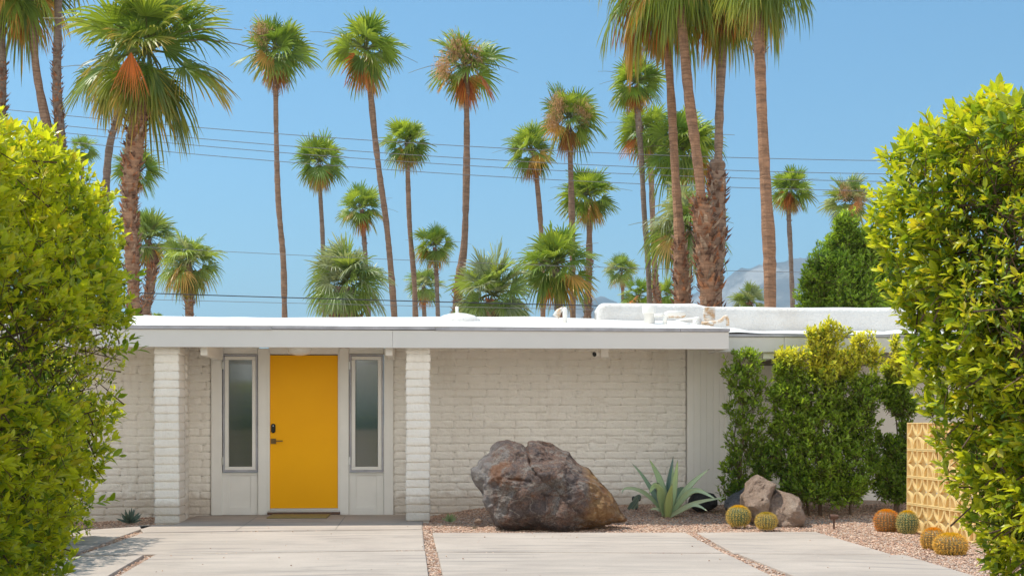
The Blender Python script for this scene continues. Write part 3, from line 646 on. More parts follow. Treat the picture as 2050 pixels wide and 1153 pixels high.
# slabs: pixel corners on the ground plane
def g2(u, v): return PG(u, v)[:2]
def far(p, q, y):  # extend line p->q to world y
    t = (y-p[1])/(q[1]-p[1]); return p+(q-p)*t
slabs = {}
a, b = g2(287, 1064.8), g2(845, 1058.2)
slabs['porch_slab'] = [np.array([XL-.24, 14.78]), a, b, np.array([b[0]+.01, 16.35]), np.array([X_(358, 15.2)+.0, 16.35]), np.array([X_(358, 15.2), 14.85])]
c1, c2 = g2(158, 1110.5), g2(850, 1099.8)
slabs['driveway_slab'] = [g2(284, 1066.3), c1, c2, g2(846, 1059.7)]
c3, c4 = g2(312, 1108.7), g2(851, 1101.6)
slabs['driveway_slab.001'] = [c3, far(c3, g2(236, 1153), 2.5), far(c4, g2(858, 1153), 2.5), c4]
slabs['path_slab'] = [g2(60, 1062), g2(20, 1112), g2(150, 1106), g2(282, 1058.5), g2(308, 1051), g2(190, 1059)]
p0 = g2(288, 1110)
slabs['path_slab.001'] = [p0, g2(60, 1116), far(g2(60, 1116), g2(-80, 1153), 6.0), far(p0, g2(214, 1153), 6.0)]
slabs['driveway_slab.002'] = [g2(866, 1065.5), g2(875, 1103.2), g2(1449, 1105.6), g2(1372, 1065.2)]
d0, d1 = g2(876, 1104.6), g2(1453, 1107.2)
slabs['driveway_slab.003'] = [d0, far(d0, g2(887, 1153), 2.5), far(d1, g2(1562, 1160), 2.5), d1]
slabs['driveway_slab.004'] = [g2(1396, 1065.2), g2(1470, 1106.2), g2(1783, 1108.2), g2(1632, 1063.5)]
e0, e1 = g2(1478, 1107.8), g2(1808, 1109.6)
slabs['driveway_slab.005'] = [e0, far(e0, g2(1592, 1153), 2.5), far(e1, g2(1955, 1153), 2.5), e1]
SL = []
for nm, poly in slabs.items():
    P = np.array(poly); area = .5*np.sum(P[:, 0]*np.roll(P[:, 1], -1)-np.roll(P[:, 0], -1)*P[:, 1])
    if area < 0: P = P[::-1]
    SL.append(P); n = len(P); e = .008
    cen = P.mean(0); Pi = P+unit(cen-P)*e*1.5
    tilt = lambda q: .0
    V = [(x, y, -.12) for x, y in P]+[(x, y, -.006) for x, y in P]+[(x, y, 0.0) for x, y in Pi]
    Fc = [[i, (i+1) % n, n+(i+1) % n, n+i] for i in range(n)]+[[n+i, n+(i+1) % n, 2*n+(i+1) % n, 2*n+i] for i in range(n)]+[[2*n+i for i in range(n)]]
    mb = MB(); mb.add(V, Fc); mb.build(nm.split('.')[0], M['concrete'], kind='structure')
# saw cuts in the porch slab
for u0, v0, u1, v1 in ((515, 1033, 472, 1061.5), (692, 1032, 671, 1059.5)):
    A, B = PG(u0, v0, .001), PG(u1, v1, .001); d = unit((B-A))*0; t = np.array([.006, 0, 0])
    mb = MB(); mb.add([A-t, A+t, B+t, B-t], [(0, 3, 2, 1)]); mb.build('pavement_joint', M['mortarline'], kind='structure')

def inside(P, X, Y):
    r = np.ones(len(X), bool)
    for i in range(len(P)):
        a, b = P[i], P[(i+1) % len(P)]; r &= ((b[0]-a[0])*(Y-a[1])-(b[1]-a[1])*(X-a[0])) > -.002*np.hypot(*(b-a))
    return r
def concave(P): return False
# pebbles
N = 210000
X = rng.uniform(-6, 7, N); Y = rng.uniform(8.0, 16.5, N)
keep = np.ones(N, bool)
for P in SL: keep &= ~inside(P, X, Y)
Zc_ = X*ST+Y*CT; uu = CX+F*(X*CT-Y*ST)/Zc_
keep &= (uu > -60) & (uu < 2110) & ~((X > XL) & (X < XR) & (Y > 14.7))
_k2 = rng.uniform(size=N) < .8; _in = ~keep & (uu > -60) & (uu < 2110) & (Y < 14.6) & (rng.uniform(size=N) < .0022); keep = (keep & _k2)
lift = np.concatenate([np.zeros(keep.sum()), .020-gz(X[_in], Y[_in])*0+.003*np.ones(_in.sum())]); X, Y = np.concatenate([X[keep], X[_in]]), np.concatenate([Y[keep], Y[_in]]); n = len(X)
r = rng.uniform(.006, .0135, n)*rng.uniform(.75, 1.25, n)*np.where(lift > 0, .6, 1)
oc = np.array([[1, 0, 0], [-.5, .87, 0], [-.5, -.87, 0], [.5, .5, .8], [-.7, .1, .8], [.35, -.6, .75], [0, 0, -1]])
of = np.array([[3, 4, 5], [0, 1, 3], [1, 4, 3], [1, 2, 4], [2, 5, 4], [2, 0, 5], [0, 3, 5], [6, 1, 0], [6, 2, 1], [6, 0, 2]])
q = rng.uniform(0, 6.28, n); cq, sq = np.cos(q)[:, None], np.sin(q)[:, None]
B = oc[None]*rng.uniform(.7, 1.3, (n, 7, 3)); sx = rng.uniform(.8, 1.5, n)[:, None]
bx, by, bz = B[:, :, 0]*sx, B[:, :, 1], B[:, :, 2]*.7
V = np.stack([X[:, None]+r[:, None]*(bx*cq-by*sq), Y[:, None]+r[:, None]*(bx*sq+by*cq), (gz(X, Y)+lift)[:, None]+r[:, None]*(bz+rng.uniform(-.1, .5, (n, 1)))], 2).reshape(-1, 3)
pal = np.array([[.62, .46, .36], [.52, .37, .28], [.70, .58, .47], [.40, .29, .23], [.62, .52, .44], [.30, .22, .19], [.56, .36, .27], [.76, .68, .60]])
C = np.array([1.06, .95, .88])*pal[rng.choice(8, n, p=[.22, .2, .15, .12, .12, .07, .08, .04])]*rng.uniform(.8, 1.15, (n, 1))
mesh('gravel', V, [(np.arange(n)[:, None, None]*7+of[None]).reshape(-1, 3)], M['pebble'], None, np.repeat(C, 7, 0), kind='stuff')
print('pebbles', n)

# ------------------------------------------------------------------ house
HX0 = -10.0
house = empty('house', (X_(900, 16.4), 18, 0), 'low white mid-century house with painted slump block walls, flat roof and a yellow door', 'house')
YW = 16.42
def blockwall(mb, x0, x1, z0, z1, Y, course=.1016, L=.405, seed=1, nx=18, nz=7, axis='x', amp=1.0, off=0):
    """slump-block face looking towards -Y (axis x) built of individual bulging blocks; frame() maps (s,z,d)"""
    r = np.random.default_rng(seed); nrow = int(round((z1-z0)/course)); l1 = Lumps(22, seed=seed); l2 = Lumps(60, seed=seed+1); l3 = Lumps(130, seed=seed+2)
    length = x1-x0
    for k in range(nrow):
        zb = z0+k*course; zt = min(zb+course, z1); s = -L*(.5 if (k+off) % 2 else 0)-r.uniform(0, .03)
        while s < length:
            e = s+L+r.uniform(-.015, .015); a, b = max(s, 0), min(e, length); s = e
            if b-a < .02: continue
            m = max(4, int(nx*(b-a)/L)); g = np.linspace(0, 1, m); h = np.linspace(0, 1, nz)
            G, H = np.meshgrid(g, h, indexing='ij'); G, H = G.ravel(), H.ravel()
            gap = .0035; S = a+gap*.5+(b-a-gap)*G; Zz = zb+.001+(zt-zb-.004)*H
            ed = np.minimum(np.minimum(G*(b-a), (1-G)*(b-a))/.012, np.minimum(H, 1-H)*(zt-zb)/.016); ed = np.clip(ed, 0, 1); prof = 1-(1-ed)**2
            Q = np.stack([S, Zz*1.6, np.full_like(S, k*7.3+a*3)], 1)
            push = r.uniform(-.004, .004); sag = (1-H)**3*.006*r.uniform(.3, 1.6)
            gouge = np.clip(l1(Q)-.55-.5*H*r.uniform(0, 1), 0, 1)*-.026-.010*np.clip(l2(Q)-.7, 0, 1)
            d = prof*(.015+push*1.3+.0034*l1(Q)+.0024*l2(Q)+.0011*l3(Q)+sag)+gouge*prof*amp
            # slightly wavy bed joints
            Zz = Zz+.0022*l1(np.stack([S*.8, np.full_like(S, zb), np.full_like(S, 3.)], 1))*np.where(H > .5, 1, 1)
            if axis == 'x': V = np.stack([x0+S, Y-d, Zz], 1)
            else: V = axis(S, d, Zz)
            mb.V.append(V); f = quadgrid(m, nz)+mb.n; mb.F4 += f.tolist(); mb.n += len(V); mb.C.append(np.ones((len(V), 3)))
ZT = 2.24
xa, xb = X_(422, YW), X_(787, YW); xc = X_(1373, YW)
mb = MB(); blockwall(mb, X_(150, YW), xa, -.2, ZT, YW, seed=3); mb.build('block_wall', M['brick'], house, True)
mb = MB(); mb.box((HX0, YW, -.3), (xa-.004, YW+.2, ZT)); mb.build('wall_core', M['brick'], house)
mb = MB(); blockwall(mb, xb, xc, -.2, ZT, YW, seed=9, off=1); mb.build('block_wall', M['brick'], house, True)
mb = MB(); mb.box((xb+.004, YW, -.3), (xc-.004, YW+.2, ZT)); mb.build('wall_core', M['brick'], house)
# pillars
def pillar(u0, u1, zb, seed, ws=True):
    x0, x1 = X_(u0, 15.2), X_(u1, 15.2); mb = MB(); r = np.random.default_rng(seed); z = zb-.02; l1 = Lumps(16, seed=seed); l2 = Lumps(55, seed=seed+4)
    y0, y1 = 15.2, 15.56
    while z < 2.2:
        h = .1016; a = r.uniform(-.005, .005, 4); pts = []
        x0_, x1_, y0_, y1_ = x0+a[0], x1+a[1], y0+a[2], y1+a[3]
        ring = []
        for s_, t_, nseg in (((x0_, y0_), (x1_, y0_), 14), ((x1_, y0_), (x1_, y1_), 12), ((x1_, y1_), (x0_, y1_), 6), ((x0_, y1_), (x0_, y0_), 10)):
            for i in range(nseg): ring.append((s_[0]+(t_[0]-s_[0])*i/nseg, s_[1]+(t_[1]-s_[1])*i/nseg))
        ring = np.array(ring); cen = ring.mean(0); out = unit(ring-cen); nr = len(ring); rows = []
        for tz, ins in ((.0, .014), (.05, .006), (.14, .0), (.35, .0), (.6, .001), (.85, .003), (.95, .008), (1., .016)):
            Zz = z+.002+(h-.003)*tz; Q = np.concatenate([ring, np.full((nr, 1), Zz*1.5)], 1)
            dd = -ins+(.0028*l1(Q)+.0012*l2(Q)) + (.004*(1-tz)**2)
            rows.append(np.concatenate([ring+out*dd[:, None], np.full((nr, 1), Zz)], 1))
        V = np.concatenate(rows); f = quadgrid(8, nr, True)[:, ::-1]
        mb.V.append(V); mb.F4 += (f+mb.n).tolist(); mb.C.append(np.ones((len(V), 3))); mb.n += len(V)
        z += h
    o = mb.build('pillar', M['brick'], house, True)
    mb = MB(); mb.box((x0+.012, y0+.012, -.2), (x1-.012, y1-.012, 2.2)); mb.build('pillar_core', M['brick'], house)
    return x0, x1
pl = pillar(308.5, 358.5, 0, 21); pr = pillar(812.5, 861, .02, 22)
# short return walls tying the pillars to the house
xr1 = X_(377, YW)
def retn(S, d, Zz):
    A = np.array([X_(371, 15.56), 15.56]); B = np.array([xr1, YW-.01]); t = unit(B-A); nn = np.array([t[1], -t[0]])
    return np.stack([A[0]+t[0]*S+nn[0]*d, A[1]+t[1]*S+nn[1]*d, Zz], 1)
mb = MB(); blockwall(mb, 0, .86, -.1, 2.2, 0, seed=41, axis=retn, amp=1.6); mb.build('return_wall', M['brick'], house, True); mb = MB()
mb.add([(X_(371, 15.56)-.2, 15.565, -.1), (X_(371, 15.56)-.003, 15.565, -.1), (xr1-.003, YW, -.1), (xr1-.22, YW, -.1), (X_(371, 15.56)-.2, 15.565, 2.2), (X_(371, 15.56)-.003, 15.565, 2.2), (xr1-.003, YW, 2.2), (xr1-.22, YW, 2.2)],
       [(0, 3, 2, 1), (4, 5, 6, 7), (0, 1, 5, 4), (1, 2, 6, 5), (3, 0, 4, 7)])
mb.build('wall_core', M['brick'], house)
# entry wall: trims, frames
YD = 16.40
def xz(u, v, Y=YD): p = PY(u, v, Y); return p[0], p[2]
def bar(mb, u0, v0, u1, v1, y0, y1, e=.004):
    xa_, za = xz(u0, v0, y0); xb_, zb_ = xz(u1, v1, y0); mb.bbox((xa_, y0, zb_), (xb_, y1, za), e)
mb = MB()
bar(mb, 422.5, 697, 444.5, 1031, 16.385, 16.55)
bar(mb, 516.5, 697, 537.6, 1030, 16.375, 16.55)
bar(mb, 679, 697, 698.2, 1030, 16.375, 16.55)
bar(mb, 768.5, 697, 787.5, 1031, 16.385, 16.55)
bar(mb, 445, 690, 516, 708.8, 16.40, 16.55); bar(mb, 538, 690, 678.6, 708.6, 16.40, 16.55); bar(mb, 698.7, 690, 768, 709, 16.40, 16.55)
bar(mb, 536.2, 706, 540, 1026, 16.362, 16.42, .002); bar(mb, 676.6, 706, 680.2, 1026, 16.362, 16.42, .002)
mb.build('door_frame', M['frame'], house)
for u0, u1 in ((445, 516), (698.7, 768)):
    mb = MB(); ua, ub = u0+14, u1-14
    bar(mb, u0, 945.5, u1, 951, 16.415, 16.55, .002); bar(mb, u0, 951.3, ua, 1030, 16.417, 16.55, .002); bar(mb, ub, 951.3, u1, 1030, 16.417, 16.55, .002); bar(mb, ua+.1, 1014.5, ub-.1, 1030, 16.417, 16.55, .002)
    bar(mb, ua+.1, 951.3, ub-.1, 1014.3, 16.432, 16.55, .001)
    mb.build('lower_panel', M['frame'], house)
    mb = MB(); f = 11.5   # casement frame
    bar(mb, u0+1.5, 709.5, u1-.5, 712.6, 16.372, 16.5, .002); bar(mb, u0+1.5, 940.5, u1-.5, 944.2, 16.372, 16.5, .002)
    bar(mb, u0+1.5, 712.8, u0+4.5, 940.3, 16.372, 16.5, .002); bar(mb, u1-3.5, 712.8, u1-.5, 940.3, 16.372, 16.5, .002)
    win = mb.build('window', M['metal'], house)
    mb = MB()
    bar(mb, u0+4.8, 713, u1-3.8, 720.3, 16.384, 16.47, .004); bar(mb, u0+4.8, 934, u1-3.8, 940.2, 16.384, 16.47, .004)
    bar(mb, u0+4.8, 720.5, u0+12.4, 933.8, 16.384, 16.47, .004); bar(mb, u1-11.4, 720.5, u1-3.8, 933.8, 16.384, 16.47, .004)
    mb.build('sash', M['frame'], win)
    # ribbed pane: real vertical flutes
    x0, z1 = xz(u0+12.2, 720, 16.43); x1, z0 = xz(u1-11.2, 934.5, 16.43); nr = 24*10; xs = np.linspace(x0, x1, nr+1)
    ys = 16.43-.0007*np.abs(np.sin(np.pi*np.linspace(0, 24, nr+1)))
    V = np.concatenate([np.stack([xs, ys, np.full(nr+1, z0)], 1), np.stack([xs, ys, np.full(nr+1, z1)], 1)])
    mesh('pane', V, [np.stack([np.arange(nr), np.arange(nr)+1, np.arange(nr)+nr+2, np.arange(nr)+nr+1], 1)], M['glass'], win, smooth=True)
    for v in (731, 922):
        mb = MB(); bar(mb, u0-.5, v-8, u0+3.0, v+8, 16.362, 16.4, .002); mb.build('hinge', M['alu'], win)
# door
mb = MB(); bar(mb, 540.6, 711, 676.2, 1016.5, 16.39, 16.44, .003); door = mb.build('door', M['yellow'], house)
mb = MB(); bar(mb, 538.5, 709.2, 678.2, 1021, 16.443, 16.46, .001); mb.build('door_shadow_gap', M['mortarline'], house)
mb = MB(); bar(mb, 541, 1017.2, 676.5, 1020.6, 16.375, 16.43, .002); bar(mb, 536, 1021.4, 679.5, 1024.6, 16.34, 16.44, .003); mb.build('threshold', M['alu'], house)
mb = MB(); bar(mb, 535, 1025, 680.5, 1029.5, 16.33, 16.43, .002); mb.build('sill', M['brownmetal'], house)
mb = MB(); bar(mb, 542, 877.5, 552.5, 888, 16.378, 16.39, .002); x, z = xz(548, 882.3, 16.35); mb.tube([(x, 16.38, z), (x, 16.335, z)], .008, 8); x2, _ = xz(566, 882, 16.33); mb.bbox((x-.008, 16.325, z-.008), (x2, 16.337, z+.008), .003)
mb.build('handle', M['bronze'], door)
mb = MB(); x, z = xz(547, 857, 16.37); pts = []
a_ = np.linspace(0, 2*np.pi, 28, endpoint=False); rx = .028; oz = .032
ring = np.array([(x+rx*math.cos(t), z+rx*math.sin(t)+(oz if math.sin(t) > 0 else -oz)) for t in a_])
c_ = ring.mean(0); V = []; 
for y_, s_ in ((16.389, 1), (16.37, 1), (16.364, .85)): V += [(c_[0]+(p[0]-c_[0])*s_, y_, c_[1]+(p[1]-c_[1])*s_) for p in ring]
mb.add(V, quadgrid(3, 28, True).tolist()+[[56+i for i in range(28)]]); lk = mb.build('lock', M['black'], door)
mb = MB(); mb.tube([(x, 16.366, z+.032), (x, 16.361, z+.032)], .007, 10); mb.build('lock_sensor', M['alu'], lk)
# siding wall (right of the block wall), with real grooves
mb = MB(); x0, x1 = X_(1376.5, 16.36), X_(1453, 16.36); nb = 6; wdt = (x1-x0)/nb
for k in range(nb): mb.bbox((x0+k*wdt+.0007, 16.36, -.1), (x0+(k+1)*wdt-.0007, 16.41, ZT), .0022)
mb.box((x0, 16.405, -.1), (x1, 16.6, ZT)); mb.build('board_siding', M['white'], house)
mb = MB(); mb.box((x1-.02, 16.6, -.1), (x1, 18.3, ZT)); mb.build('side_wall', M['white'], house)
# recessed wall behind the shrubs
YR = 17.3
mb = MB(); mb.box((x1+.002, YR, -.1), (12, YR+.2, 2.0)); mb.build('recessed_wall', M['white'], house)
mb = MB(); mb.box((x1+.002, YR+.02, 2.001), (12, YR+.2, 2.35)); mb.build('clerestory_gap', M['mortarline'], house)
mb = MB(); mb.bbox((X_(1455, 16.2), 16.2, -.1), (X_(1476, 16.2), 16.33, 2.2), .004); mb.build('post', M['white'], house)
mb = MB(); xp = X_(1468, 16.0); mb.tube([(xp, 16.0, -.1), (xp, 16.0, 2.12)], .022, 10)
for z in (.5, 1.3, 1.95): mb.tube([(xp, 16.0, z), (xp, 16.0, z+.03)], .027, 10)
mb.build('downpipe', M['white'], house, True)
for u in (1540, 1700, 1860):
    mb = MB(); xq = X_(u, 15.6); mb.bbox((xq-.09, 15.56, 2.0), (xq+.05, 17.29, 2.13), .004); mb.build('roof_beam', M['frame'], house)
# beams under the front overhang
for u in (401, 771.5):
    xq0, xq1 = X_(u, 15.22), X_(u+14.5, 15.22); mb = MB(); mb.bbox((xq0, 15.22, Z_(711, u, 15.22)), (xq1, 16.37, 2.198), .004); mb.build('roof_beam', M['white'], house)
# fascias, drip edge, soffit, roof
YF = 15.05; xe = X_(1459.5, YF); zf0, zf1 = 2.092, 2.304
mb = MB(); cuts = [HX0, X_(786, YF), xe]
for a_, b_ in zip(cuts[:-1], cuts[1:]): mb.bbox((a_+.001, YF, zf0), (b_-.001, YF+.045, zf1), .003)
mb.bbox((xe-.045, YF+.046, zf0), (xe, 16.0, zf1), .003)
mb.build('fascia', M['fascia'], house)
mb = MB(); segs = [HX0, X_(225, YF), X_(545, YF), X_(872, YF), X_(1362, YF), xe+.012]
for i, (a_, b_) in enumerate(zip(segs[:-1], segs[1:])):
    dz = (.004, -.003, .003, -.004, -.002)[i]; mb.bbox((a_, YF-.022-.002*(i % 2), zf1+.004+dz), (b_-.004, YF+.03, zf1+.040+dz), .002)
mb.build('drip_edge', M['metal'], house)
mb = MB(); mb.box((HX0, YF+.046, 2.20), (xe-.046, YW-.001, 2.24)); mb.build('soffit', M['white'], house)
def roofz(X, Y): return 2.348+.108*(Y-YF)
l1, l2 = Lumps(1.3, seed=5), Lumps(5, seed=6)
xs = np.concatenate([np.linspace(HX0, xe+.01, 260)]); ys = np.concatenate([np.linspace(YF-.03, YF+.5, 14), np.linspace(YF+.6, 21, 40)])
gx, gy = np.meshgrid(xs, ys, indexing='ij'); P = np.stack([gx.ravel()*1., gy.ravel()*2.2, gx.ravel()*0], 1)
z = roofz(P[:, 0], gy.ravel())+(.016*l1(P)+.006*l2(P))*np.clip((gy.ravel()-YF)*2.0, 0.12, 1)
z = z-np.maximum(gy.ravel()-20, 0)**2*.3
mesh('roof', np.stack([gx.ravel(), gy.ravel(), z], 1), [quadgrid(260, 54)], M['stucco'], house, smooth=True)
mb = MB(); mb.box((HX0, YF+.05, 2.245), (xe-.005, YF+.3, 2.336)); mb.build('roof_edge', M['stucco'], house)
# right, lower roof
YF2 = 15.5; za, zb = 2.085, 2.275
mb = MB(); mb.bbox((X_(1432, YF2), YF2, za), (X_(1570, YF2), YF2+.045, zb), .003); mb.bbox((X_(1570.5, YF2), YF2, za), (12, YF2+.045, zb), .003); mb.build('fascia', M['fascia'], house)
mb = MB(); mb.bbox((xe-.1, YF2-.022, zb+.003), (X_(1700, YF2), YF2+.03, zb+.034), .002); mb.bbox((X_(1700, YF2)+.004, YF2-.02, zb+.005), (12, YF2+.03, zb+.036), .002); mb.build('drip_edge', M['metal'], house)
mb = MB(); mb.box((xe+.002, YF2+.046, 2.16), (12, 17.29, 2.20)); mb.build('soffit', M['white'], house)
xs = np.linspace(xe-.3, 12, 200); ys = np.concatenate([np.linspace(YF2-.02, YF2+.5, 14), np.linspace(YF2+.6, 19, 26)])
gx, gy = np.meshgrid(xs, ys, indexing='ij'); P = np.stack([gx.ravel()*1.4, gy.ravel()*1.6, gx.ravel()*0], 1)
bump_ = lambda u, w_, h: h*np.exp(-((gx.ravel()-X_(u, YF2+.3))/w_)**2)
z = zb+.038+.086*(gy.ravel()-YF2)+(.016*l1(P+3)+.008*l2(P))*np.clip((gy.ravel()-YF2)*3, .15, 1)+(bump_(1800, .20, .055)+bump_(1462, .22, .06)+bump_(1560, .4, .012))*np.exp(-((gy.ravel()-YF2-.35)/.35)**2)
mesh('roof', np.stack([gx.ravel(), gy.ravel(), z], 1), [quadgrid(200, 40)], M['stucco'], house, smooth=True)
# parapet: rounded foam-coated upstand
YP = 18.4; xp0 = X_(1193, YP); us = np.linspace(0, 1, 220); xs = xp0+(12-xp0)*us**1.25
prof = []; nk = 18
for x in xs:
    dxl = x-xp0; uu_ = CX+F*((x*CT-YP*ST)/(x*ST+YP*CT))
    vtop = np.interp(uu_, [1193, 1215, 1390, 1412, 2100], [607, 606.5, 608.5, 614.5, 616]); zt = EYE+(HOR-vtop)/F*(x*ST+YP*CT)
    rnd = min(1, max(dxl, .0)/.12); rnd = math.sqrt(max(0, 1-(1-rnd)**2)); zt2 = zt-.12*(1-rnd)
    th = .14*(.25+.75*rnd)
    for k in range(nk):
        t = k/(nk-1)
        if t < .3: y, z = YP-th, 2.3+(zt2-.06-2.3)*(t/.3)
        elif t < .7: q = (t-.3)/.4*math.pi; y, z = YP-th*math.cos(q), zt2-.06+.06*math.sin(q)
        else: y, z = YP+th, zt2-.06-(zt2-.06-2.3)*((t-.7)/.3)
        p = np.array([[x, y*1.5, z]]); f = .012*l1(p*1.5)[0]+.006*l2(p*1.3)[0]
        prof.append((x-.02*(dxl < .001), y+f*(-1 if y < YP else 1), z+f*.7))
V = np.array(prof); cap = V[:nk].mean(0)
Fq = quadgrid(220, nk)
mb = MB(); mb.V.append(V); mb.F4 = Fq.tolist(); mb.n = len(V); mb.C.append(np.ones((len(V), 3)))
mb.add([cap], []); mb.F3 += [[i+1, i, len(V)] for i in range(nk-1)]
mb.build('parapet', M['stucco'], house, True)
# rooftop pieces
def rt(u, v, Y): return PY(u, v, Y)
def revolve(name, c, prof, mat, n=20, parent=house, smooth=True, sy=1.0):
    V = []; 
    for r, z in prof:
        for k in range(n): q = 2*math.pi*k/n; V.append((c[0]+r*math.cos(q), c[1]+r*sy*math.sin(q), z))
    mb = MB(); mb.add(V, quadgrid(len(prof), n, True)[:, ::-1].tolist()+[[(len(prof)-1)*n+k for k in range(n)]]); return mb.build(name, mat, parent, smooth)
c = rt(918, 640, 17.4); rz = roofz(0, 17.4)
revolve('roof_dome', c, [(.34, rz-.05), (.33, rz+.0), (.29, rz+.045), (.22, rz+.085), (.13, rz+.11), (.05, rz+.12)], M['stucco'], 24)
mb = MB(); p = rt(915, 625, 17.4); mb.tube([(p[0], 17.4, rz+.06), (p[0], 17.4, rz+.21)], .022, 10); mb.build('vent_pipe', M['white'], house, True)
p = rt(1131, 640, 16.6); zb_ = roofz(0, 16.6)-.03; mb = MB(); mb.tube([(p[0], 16.6, zb_), (p[0], 16.6, Z_(619, 1131, 16.6)), (p[0], 16.6, Z_(615, 1131, 16.6))], [.031, .031, .02], 12); mb.build('vent_pipe', M['white'], house, True)
a0, a1 = rt(1113, 634, 16.7), rt(1127, 616, 16.7); mb = MB(); mb.tube([a0, a0*.5+a1*.5+np.array([-.01, 0, .01]), a1], [.05, .04, .018], 10); mb.build('flashing_cone', M['rust'], house, True)
c = rt(1300, 640, 17.2); k_ = ZY(1300, 17.2)/F; z0_, z1_, z2_ = Z_(648, 1300, 17.2), Z_(629, 1300, 17.2), Z_(612, 1300, 17.2)
revolve('roof_vent', c, [(11*k_, z0_-.1), (11*k_, z1_), (13.5*k_, z1_), (14*k_, z1_+.02), (14*k_, z2_-.01), (13*k_, z2_), (3*k_, z2_+.004)], M['white'])
def pipe(name, pts, r, mat, Y=17.0): 
    mb = MB(); P = [rt(u, v, Y) for u, v in pts]; Q = [P[0]]
    for i in range(1, len(P)-1):
        a, b, c = P[i-1], P[i], P[i+1]; e = min(.05, np.linalg.norm(b-a)*.4, np.linalg.norm(c-b)*.4)
        Q += [b+unit(a-b)*e, b+(unit(a-b)+unit(c-b))*e*.3, b+unit(c-b)*e]
    Q.append(P[-1]); mb.tube(Q, r, 10); return mb.build(name, mat, house, True)
pipe('roof_pipe', [(1331, 650), (1331, 627), (1371, 627)], .032, M['white'])
pipe('roof_pipe', [(1310, 632), (1330, 630)], .024, M['white'])
pipe('roof_pipe', [(1335, 635), (1368, 634), (1372, 630)], .016, M['rust'], 17.1)
pipe('conduit', [(1262, 654), (1340, 652), (1380, 651.5)], .022, M['white'], 16.3)
pipe('conduit', [(1340, 649), (1362, 640), (1395, 637), (1400, 638)], .014, M['white'], 16.8)
pipe('conduit', [(1405, 647), (1440, 645), (1452, 634), (1456, 634), (1457, 652)], .024, M['rust'], 16.6)
c = rt(1420, 640, 16.9); k_ = ZY(1420, 16.9)/F; prof = [(9*k_, Z_(652, 1420, 16.9)), (9*k_, Z_(642, 1420, 16.9)), (13*k_, Z_(640, 1420, 16.9))]
zt_ = Z_(616, 1420, 16.9); zb_ = Z_(638, 1420, 16.9); nrib = 7
for i in range(nrib):
    z = zb_+(zt_-zb_)*i/nrib; h = (zt_-zb_)/nrib; prof += [(9.5*k_, z+.001), (9.5*k_, z+h*.35), (12*k_, z+h*.4), (12*k_, z+h*.95)]
prof += [(12*k_, zt_), (3*k_, zt_+.006)]
revolve('ribbed_vent', c, prof, M['rust'], smooth=False)
c = rt(1396, 642, 17.0); revolve('pipe_boot', c, [(.075, Z_(650, 1396, 17)-.05), (.06, Z_(640, 1396, 17)), (.045, Z_(635, 1396, 17)), (.01, Z_(634, 1396, 17))], M['stucco'])

# ------------------------------------------------------------------ things on the house
c = PY(600, 700, 15.8); k_ = 24*ZY(600, 15.8)/F; zt_ = 2.2; zb_ = Z_(711.5, 600, 15.8)
lamp = empty('ceiling_light', (c[0], 15.8, 2.2), 'white glass dome light hanging under the overhang above the yellow door', 'ceiling light')
revolve('lamp_shade', c, [(k_, zt_-.004), (k_, zb_+.07), (k_*.9, zb_+.035), (k_*.66, zb_+.012), (k_*.3, zb_+.001), (.006, zb_)], M['opal'], 28, lamp)
revolve('canopy_ring', c, [(k_*1.05, 2.199), (k_*1.05, 2.185), (k_*.9, 2.183)], M['alu'], 28, lamp)
cx = PY(1211, 707, 15.6); cm = empty('security_camera', (cx[0], 15.6, 2.2), 'small white security camera on a square box under the overhang, above the boulder', 'security camera')
k_ = ZY(1211, 15.6)/F; mb = MB(); mb.bbox((cx[0]-7.5*k_, 15.6, Z_(715, 1211, 15.6)), (cx[0]+7.5*k_, 15.68, 2.199), .004); mb.build('mounting_box', M['white'], cm)
b0 = PY(1202, 706, 15.6)+np.array([0, .03, 0]); b1 = PY(1190, 709, 15.55); mb = MB()
mb.tube([b0, b0*.6+b1*.4, b0*.58+b1*.42, b1], [.008, .008, .034, .036], 14); mb.build('camera_body', M['white'], cm, True)
d = unit(b1-b0); mb = MB(); mb.tube([b1-d*.002, b1+d*.004], [.033, .030], 14); mb.build('lens', M['black'], cm)
mb = MB(); A, B_, C_, D_ = PG(545, 1031, 0), PG(661, 1031, 0), PG(654, 1037, 0), PG(538, 1037, 0)
mb.bbox((A[0], C_[1], .002), (B_[0], A[1], .016), .004); tag(mb.build('door_mat', M['mat'], origin=(A[0], C_[1], 0)), 'thin yellow-brown doormat lying in front of the yellow door', 'doormat')

